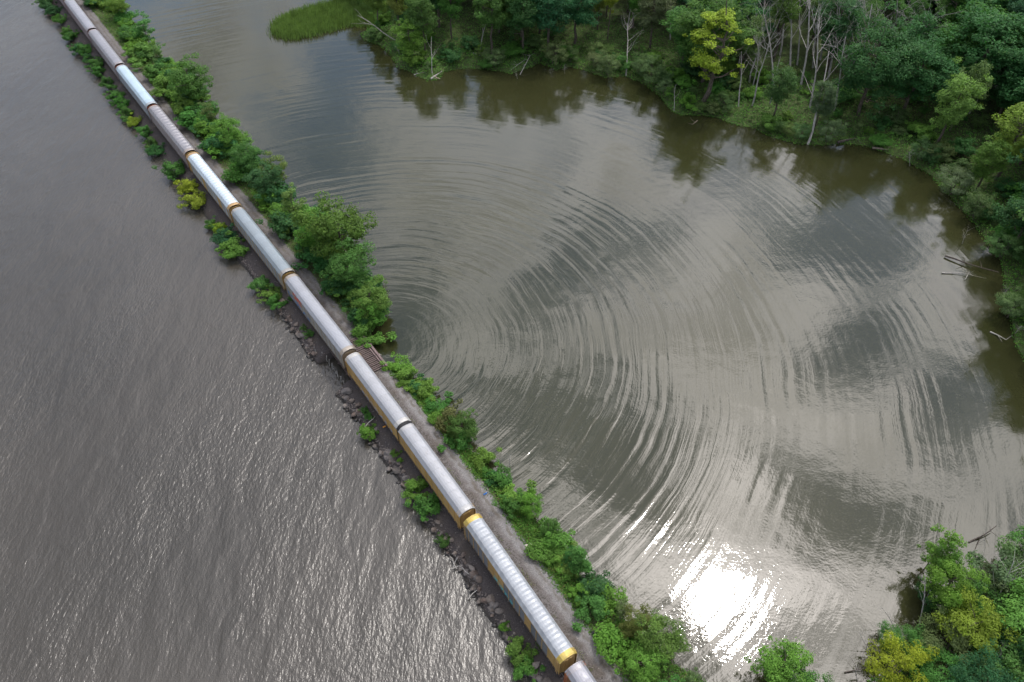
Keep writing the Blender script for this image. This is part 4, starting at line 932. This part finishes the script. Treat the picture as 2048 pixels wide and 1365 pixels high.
# bare and broken trees
def lean_dead(px, py, pxt, pyt, hgt, pr, full, lab, grp=None):
    b = base_at(px, py); tp = at(pxt, pyt, hgt + b.z); ax = (tp - b); 
    o = link('dead_tree', pr, None, b, None, None, (ax.length / full,) * 3)
    o.rotation_euler = (ax.to_track_quat('Z', 'Y').to_matrix() @ Matrix.Rotation(random.uniform(0, 6), 3, 'Z')).to_euler()
    return tag(o, lab, 'dead tree', grp)
lean_dead(1616, 288, 1672, 95, 20, POLE[0], 14, 'pale bare trunk leaning out of the pond edge')
lean_dead(1478, 213, 1512, 100, 14, POLE[1], 14, 'slim pale bare trunk beside the tall yellow-green tree')
lean_dead(1252, 152, 1262, 40, 13, DEAD[0], 17, 'bare twiggy tree standing at the cove between willows')
lean_dead(1348, 222, 1350, 168, 6, POLE[2], 14, 'short broken pale stump standing in the water')
lean_dead(865, 150, 858, 70, 10, POLE[0], 14, 'thin bare trunk on the tip of the point')
lean_dead(790, 80, 715, 15, 10, POLE[1], 14, 'dead trunk leaning out towards the reed bed')
lean_dead(960, 100, 975, 20, 11, DEAD[1], 17, 'bare twiggy tree behind the point')
lean_dead(1100, 60, 1092, -20, 12, DEAD[2], 17, 'forked bare tree behind the tall grey willow')
for i, (px, py, x2, y2, h_) in enumerate([(1600,180,1640,10,22),(1580,150,1600,-10,20),(1700,190,1735,30,22),(1640,120,1660,-30,20),(1720,150,1745,10,20),(1515,120,1530,-20,18),(1560,110,1580,-30,18),(1690,120,1720,-10,20),(1790,90,1800,10,17),(1820,120,1840,40,17),(1340,80,1335,0,12),(1390,60,1395,-30,14),(1430,80,1440,-30,15),(1150,50,1150,-30,12),(1255,55,1260,-20,12),(1880,60,1890,-10,15),(1620,215,1655,60,20),(1668,225,1705,90,19),(1545,175,1555,40,18),(1498,165,1520,30,18),(1450,130,1460,10,17),(1655,160,1690,0,22),(1735,185,1760,60,18)]):
    o = lean_dead(px, py, x2, y2 - 18, h_ * 1.18, DEAD[i % 4], 17, 'tall grey bare tree among the crowns behind the yellow-green tree' if 1500 < px < 1760 else 'grey bare tree showing among the woodland crowns', 'bare trees in the wood'); rank_later(o, 'grey bare tree among crowns')
nd_ = 0
for (x, y), d_ in zip(cand[4000:], sd_[4000:]):
    if nd_ >= 24 or not (60 < x < 132 and y > 200 and 9 < d_ < 40): continue
    q = Vector((x, y))
    if any((q - o_).length_squared < 16 for o_ in taken): continue
    taken.append(q); nd_ += 1; slim = random.random() < .45
    o = link('dead_tree', random.choice(POLE if slim else DEAD), None, (x, y, gz(q)), None, (random.gauss(0, .09), random.gauss(0, .09), random.uniform(0, 6.3)), (random.uniform(13, 22) / (14 if slim else 17),) * 3)
    tag(o, 'bare tree', 'dead tree', 'bare trees in the wood'); rank_later(o, 'slim bare pole tree' if slim else 'grey forked bare tree')
rank_labels()
lean_dead(1838, 1262, 1845, 1150, 9.5, POLE[0], 14, 'slender dark snag standing in the pond near the corner bank')
lean_dead(1802, 1280, 1768, 1215, 6, POLE[2], 14, 'broken bare trunk leaning over the pond by the corner bank')
lean_dead(1742, 1318, 1738, 1258, 5, POLE[1], 14, 'curled dead stump at the tip of the corner bank')
lean_dead(1970, 1355, 1995, 1300, 6, DEAD[3], 17, 'pale silvery bare tree with spreading branches at the corner')
lean_dead(1975, 1250, 2015, 1110, 11, DEAD[1], 17, 'bare grey tree rising through the corner thicket')
lean_dead(2030, 1180, 2060, 1080, 9, POLE[0], 14, 'bare trunk beside the thin grey-green tree')
lean_dead(1715, 1365, 1712, 1330, 3, TWIGGY[0], 4.5, 'low dead twigs at the tip of the corner bank')
for px, py, h_, lab in [(1925,480,4.5,'grey twig bush standing in the dark water of the east shore'), (2005,590,4,'brownish twig bush low on the east shore'), (2030,660,4,'pale twig bush against the lower east shore'), (1820,325,5,'silvery bare bush at the bend of the shore'), (1130,140,3.5,'bare tangled branches under the spreading willow'), (1035,150,3,'bare branches reaching into the pond from the bank'), (1020,925,3.2,'thin bare twigs on the railway bank at the water'), (800,105,4,'bare twigs at the side of the point')]:
    b = at(px, py + 8, 0)
    o = link('bare_bush', TWIGGY[int(px) % 2], None, (b.x, b.y, -.1), None, (random.uniform(-.3, .3), random.uniform(-.3, .3), random.uniform(0, 6)), (h_ / 4.5,) * 3); tag(o, lab, 'dead bush')

# fallen logs and branches
def log(pts, r0, lab, mat='driftwood', z=0.08, name='fallen_log', twigs=2):
    P = [at(x, y, z + dz) for x, y, dz in pts]; b = P[0].copy(); rng = np.random.default_rng(int(pts[0][0])); mb = MB()
    loc = [q - b for q in P]; full = []
    for a_, c_ in zip(loc[:-1], loc[1:]): full += [tuple(v) for v in (a_, a_.lerp(c_, .5) + Vector(rng.normal(size=3) * .08))]
    full.append(tuple(loc[-1])); mb.tube(full, list(np.linspace(r0, r0 * .4, len(full))), 7)
    for k in range(twigs):
        f_ = Vector(full[len(full) // 2 + k % 2]); d_ = Vector(rng.normal(size=3)); d_.z = abs(d_.z) * .5
        mb.tube([f_, f_ + d_ * .6, f_ + d_ * 1.3 + Vector(rng.normal(size=3) * .2)], [r0 * .35, r0 * .25, r0 * .1], 5)
    o = link(name, mb.mesh(name, mat), None, b); return tag(o, lab, 'log')
log([(1745,296,.1),(1775,300,.15),(1803,306,.1)], .3, 'pale straight log lying at the waterline by the bend')
log([(1890,512,.3),(1930,526,.5),(1998,545,1.0)], .22, 'long dark log reaching into the pond from the east shore', 'darkwood', twigs=5)
log([(1884,546,.1),(1925,546,.3)], .14, 'short branch floating below the long dark log', 'deadwood', twigs=4)
log([(1930,560,.1),(1938,545,.6),(1945,552,.3)], .08, 'small bleached branch sticking out of the water', 'deadwood', twigs=6)
log([(1938,1085,.0),(1965,1072,.4),(1993,1052,1.2)], .16, 'dark forked branch jutting from the pond near the corner', 'darkwood', twigs=5)
log([(1960,1078,.3),(1950,1100,0)], .08, 'thin side branch dipping into the pond near the corner', 'darkwood')
log([(1700,185,3),(1735,205,2.5)], .28, 'reddish fallen log in the wood above the mossy bank'); log([(1757,225,3),(1785,235,2.5)], .28, 'reddish log lying below the dark wood at the bend')
log([(1675,285,.4),(1712,277,.6)], .4, 'moss-covered log at the water beside the grey willow', 'darkwood')
log([(862,158,.3),(884,143,1.0)], .3, 'pale driftwood log piled on the tip of the point', 'deadwood'); log([(868,152,.6),(880,158,.3)], .22, 'reddish driftwood log in the pile on the point'); log([(828,150,.1),(842,146,.4)], .12, 'thin curved branch off the tip of the point', 'deadwood')
log([(1040,150,.0),(1060,112,3)], .12, 'pale forked branch rising from the pond bank', 'deadwood', twigs=6); log([(1022,140,.2),(1050,120,1.5)], .12, 'bleached branch in the brush by the fallen branches', 'deadwood', twigs=6)
log([(910,90,1),(960,112,.8)], .2, 'straight pale trunk fallen across the point', 'deadwood'); log([(1020,105,1),(1045,110,.6)], .16, 'small white log lying behind the willow bush', 'deadwood')
log([(1980,664,.0),(2012,680,.5)], .16, 'pale branch lying on the lower east shore', 'deadwood'); log([(1395,241,.1),(1385,249,.05)], .1, 'stub of branch poking from the pond under the yellow tree', 'driftwood')
log([(1800,1280,.2),(1850,1285,.3),(1880,1300,.6)], .16, 'dark trunk lying at the corner bank waterline', 'darkwood', twigs=4); log([(1690,1345,.1),(1740,1335,.4)], .12, 'dead limb reaching off the corner bank', 'darkwood', twigs=5)
log([(742,690,.3),(756,676,.6)], .13, 'pale timber leaning at the bridge end by the water', 'deadwood', twigs=0); log([(752,706,.1),(764,711,.2)], .1, 'short pale plank at the foot of the bridge', 'deadwood', twigs=0)
for i, (px, py, a_) in enumerate([(920,1135,.4),(912,1120,1.2),(930,1142,2.4),(945,1185,.8),(905,1128,2.0),(765,842,.9)]):
    s, u = su_of(at(px, py, .7)); q = along(s, max(min(u, -3.3), -5), 0); q.z = max(bank_z(s, u), .2) + .25
    o = link('driftwood_branch', MB().tube([(-1.3, 0, 0), (-.3, .12, .1), (.6, -.05, .22), (1.4, .2, .1)], [.09, .08, .06, .03], 6).tube([(.2, 0, .15), (.8, .5, .4)], [.05, .02], 5).mesh('driftwood_branch', 'deadwood'), None, q, None, (0, random.uniform(-.1, .2), a_))
    tag(o, 'bleached driftwood branch caught in the riprap' if i < 5 else 'short pale driftwood stick lying on the riprap near the bridge', 'driftwood', 'driftwood in the riprap' if i < 5 else None)

# undergrowth along the pond bank (uncountable)
def ground_cover(n, dmax, zmax, size, color, label, seed):
    rng = np.random.default_rng(seed)
    P = np.column_stack([rng.uniform(-62, 185, n * 5), rng.uniform(45, 300, n * 5)]); d_ = land_sd(P)
    pr = np.where(d_ > -.4, np.clip(1.15 - d_ / dmax, 0, 1), 0); k = rng.random(len(P)) < pr; P, d_ = P[k], d_[k]
    lump = np.sin(P[:, 0] * .8 + np.sin(P[:, 1] * .5)) * np.sin(P[:, 1] * .7 + P[:, 0] * .2)
    z = np.maximum(land_z(P), 0) + rng.random(len(P)) ** 1.5 * (zmax * (.55 + .45 * lump)) * np.clip(d_ + .6, .15, 1.0)
    P3 = np.column_stack([P, z]); V, Fq = leaves(P3, rng.normal(size=P3.shape) * .55 + np.array([0, 0, .9]), size, .5, rng)
    tag(link('undergrowth', mesh_np('undergrowth', V, Fq, 'weed'), color=color), label, None, None, 'stuff')
ground_cover(120000, 40, 2.1, .42, (.046, .118, .022), 'green undergrowth covering the pond bank', 3)
ground_cover(26000, 12, 1.0, .40, (.075, .155, .022), 'brighter waterside weeds along the pond bank', 4)

# reed bed
rp = np.array([tuple(at(x, y).xy) for x, y in [(545,57),(556,42),(585,28),(625,16),(680,2),(740,-20),(790,-10),(770,40),(735,55),(700,52),(660,62),(625,72),(590,79),(560,76),(546,68)]])
P = np.column_stack([RNG.uniform(rp[:, 0].min(), rp[:, 0].max(), 90000), RNG.uniform(rp[:, 1].min(), rp[:, 1].max(), 90000)]); P = P[inside(P, rp)][:30000]; P = P + RNG.normal(size=P.shape) * 1.0
n = len(P); hgt = RNG.uniform(1.3, 2.5, n) * (1 + .22 * np.sin(P[:, 0] * .9) * np.sin(P[:, 1] * .7)); a = RNG.uniform(0, 6.28, n); w = RNG.uniform(.05, .11, n); lx, ly = RNG.normal(0, .22, n), RNG.normal(0, .22, n)
B = np.column_stack([P, np.full(n, -.1)]); dx = np.column_stack([np.cos(a) * w, np.sin(a) * w, np.zeros(n)])
V = np.stack([B - dx, B + dx, B + np.column_stack([lx, ly, hgt])], 1).reshape(-1, 3)
tag(link('reeds', mesh_np('reeds', V, np.arange(n * 3).reshape(n, 3), 'reed'), color=(.085, .13, .042)), 'bed of tall green reeds standing in the pond', None, None, 'stuff')

# litter
def crumple(name, mat, sx, sy, sz, seed):
    import bmesh
    rng = random.Random(seed); bm = bmesh.new(); bmesh.ops.create_grid(bm, x_segments=7, y_segments=5, size=.5)
    for v in bm.verts: v.co = Vector((v.co.x * sx * rng.uniform(.85, 1.1), v.co.y * sy * rng.uniform(.85, 1.1), rng.random() * sz))
    r_ = bmesh.ops.extrude_face_region(bm, geom=bm.faces[:])
    for v in [g for g in r_['geom'] if isinstance(g, bmesh.types.BMVert)]: v.co.z += .02
    me = bpy.data.meshes.new(name); bm.to_mesh(me); bm.free(); me.materials.append(M[mat]); return me
def litter(name, px, py, sx, sy, sz, col, lab, cat, rz=0.6):
    q = at(px, py, 1.4); s, u = su_of(q); b = along(s, u, bank_z(s, u) + .03)
    o = link(name, crumple(name, 'print', sx, sy, sz, px), None, b, col, (0, 0, rz)); tag(o, lab, cat)
litter('blue_tarp', 969, 987, .7, .3, .2, (.03, .16, .45), 'crumpled blue tarp on the bank beside the gravel lane', 'tarp')
litter('pale_board', 1057, 1091, 1.1, .9, .12, (.42, .38, .34), 'pale broken board lying beside the gravel lane', 'board')
litter('orange_rag', 770, 858, .6, .3, .2, (.6, .28, .03), 'orange scrap lying on the ballast near the lone bush', 'litter')
litter('white_bag', 911, 873, .5, .35, .2, (.6, .6, .58), 'white plastic bag in the weeds under the round tree', 'litter')
litter('black_bag', 1187, 1262, .9, .6, .3, (.03, .03, .035), 'black rubbish bag at the foot of the bank shrubs', 'litter')
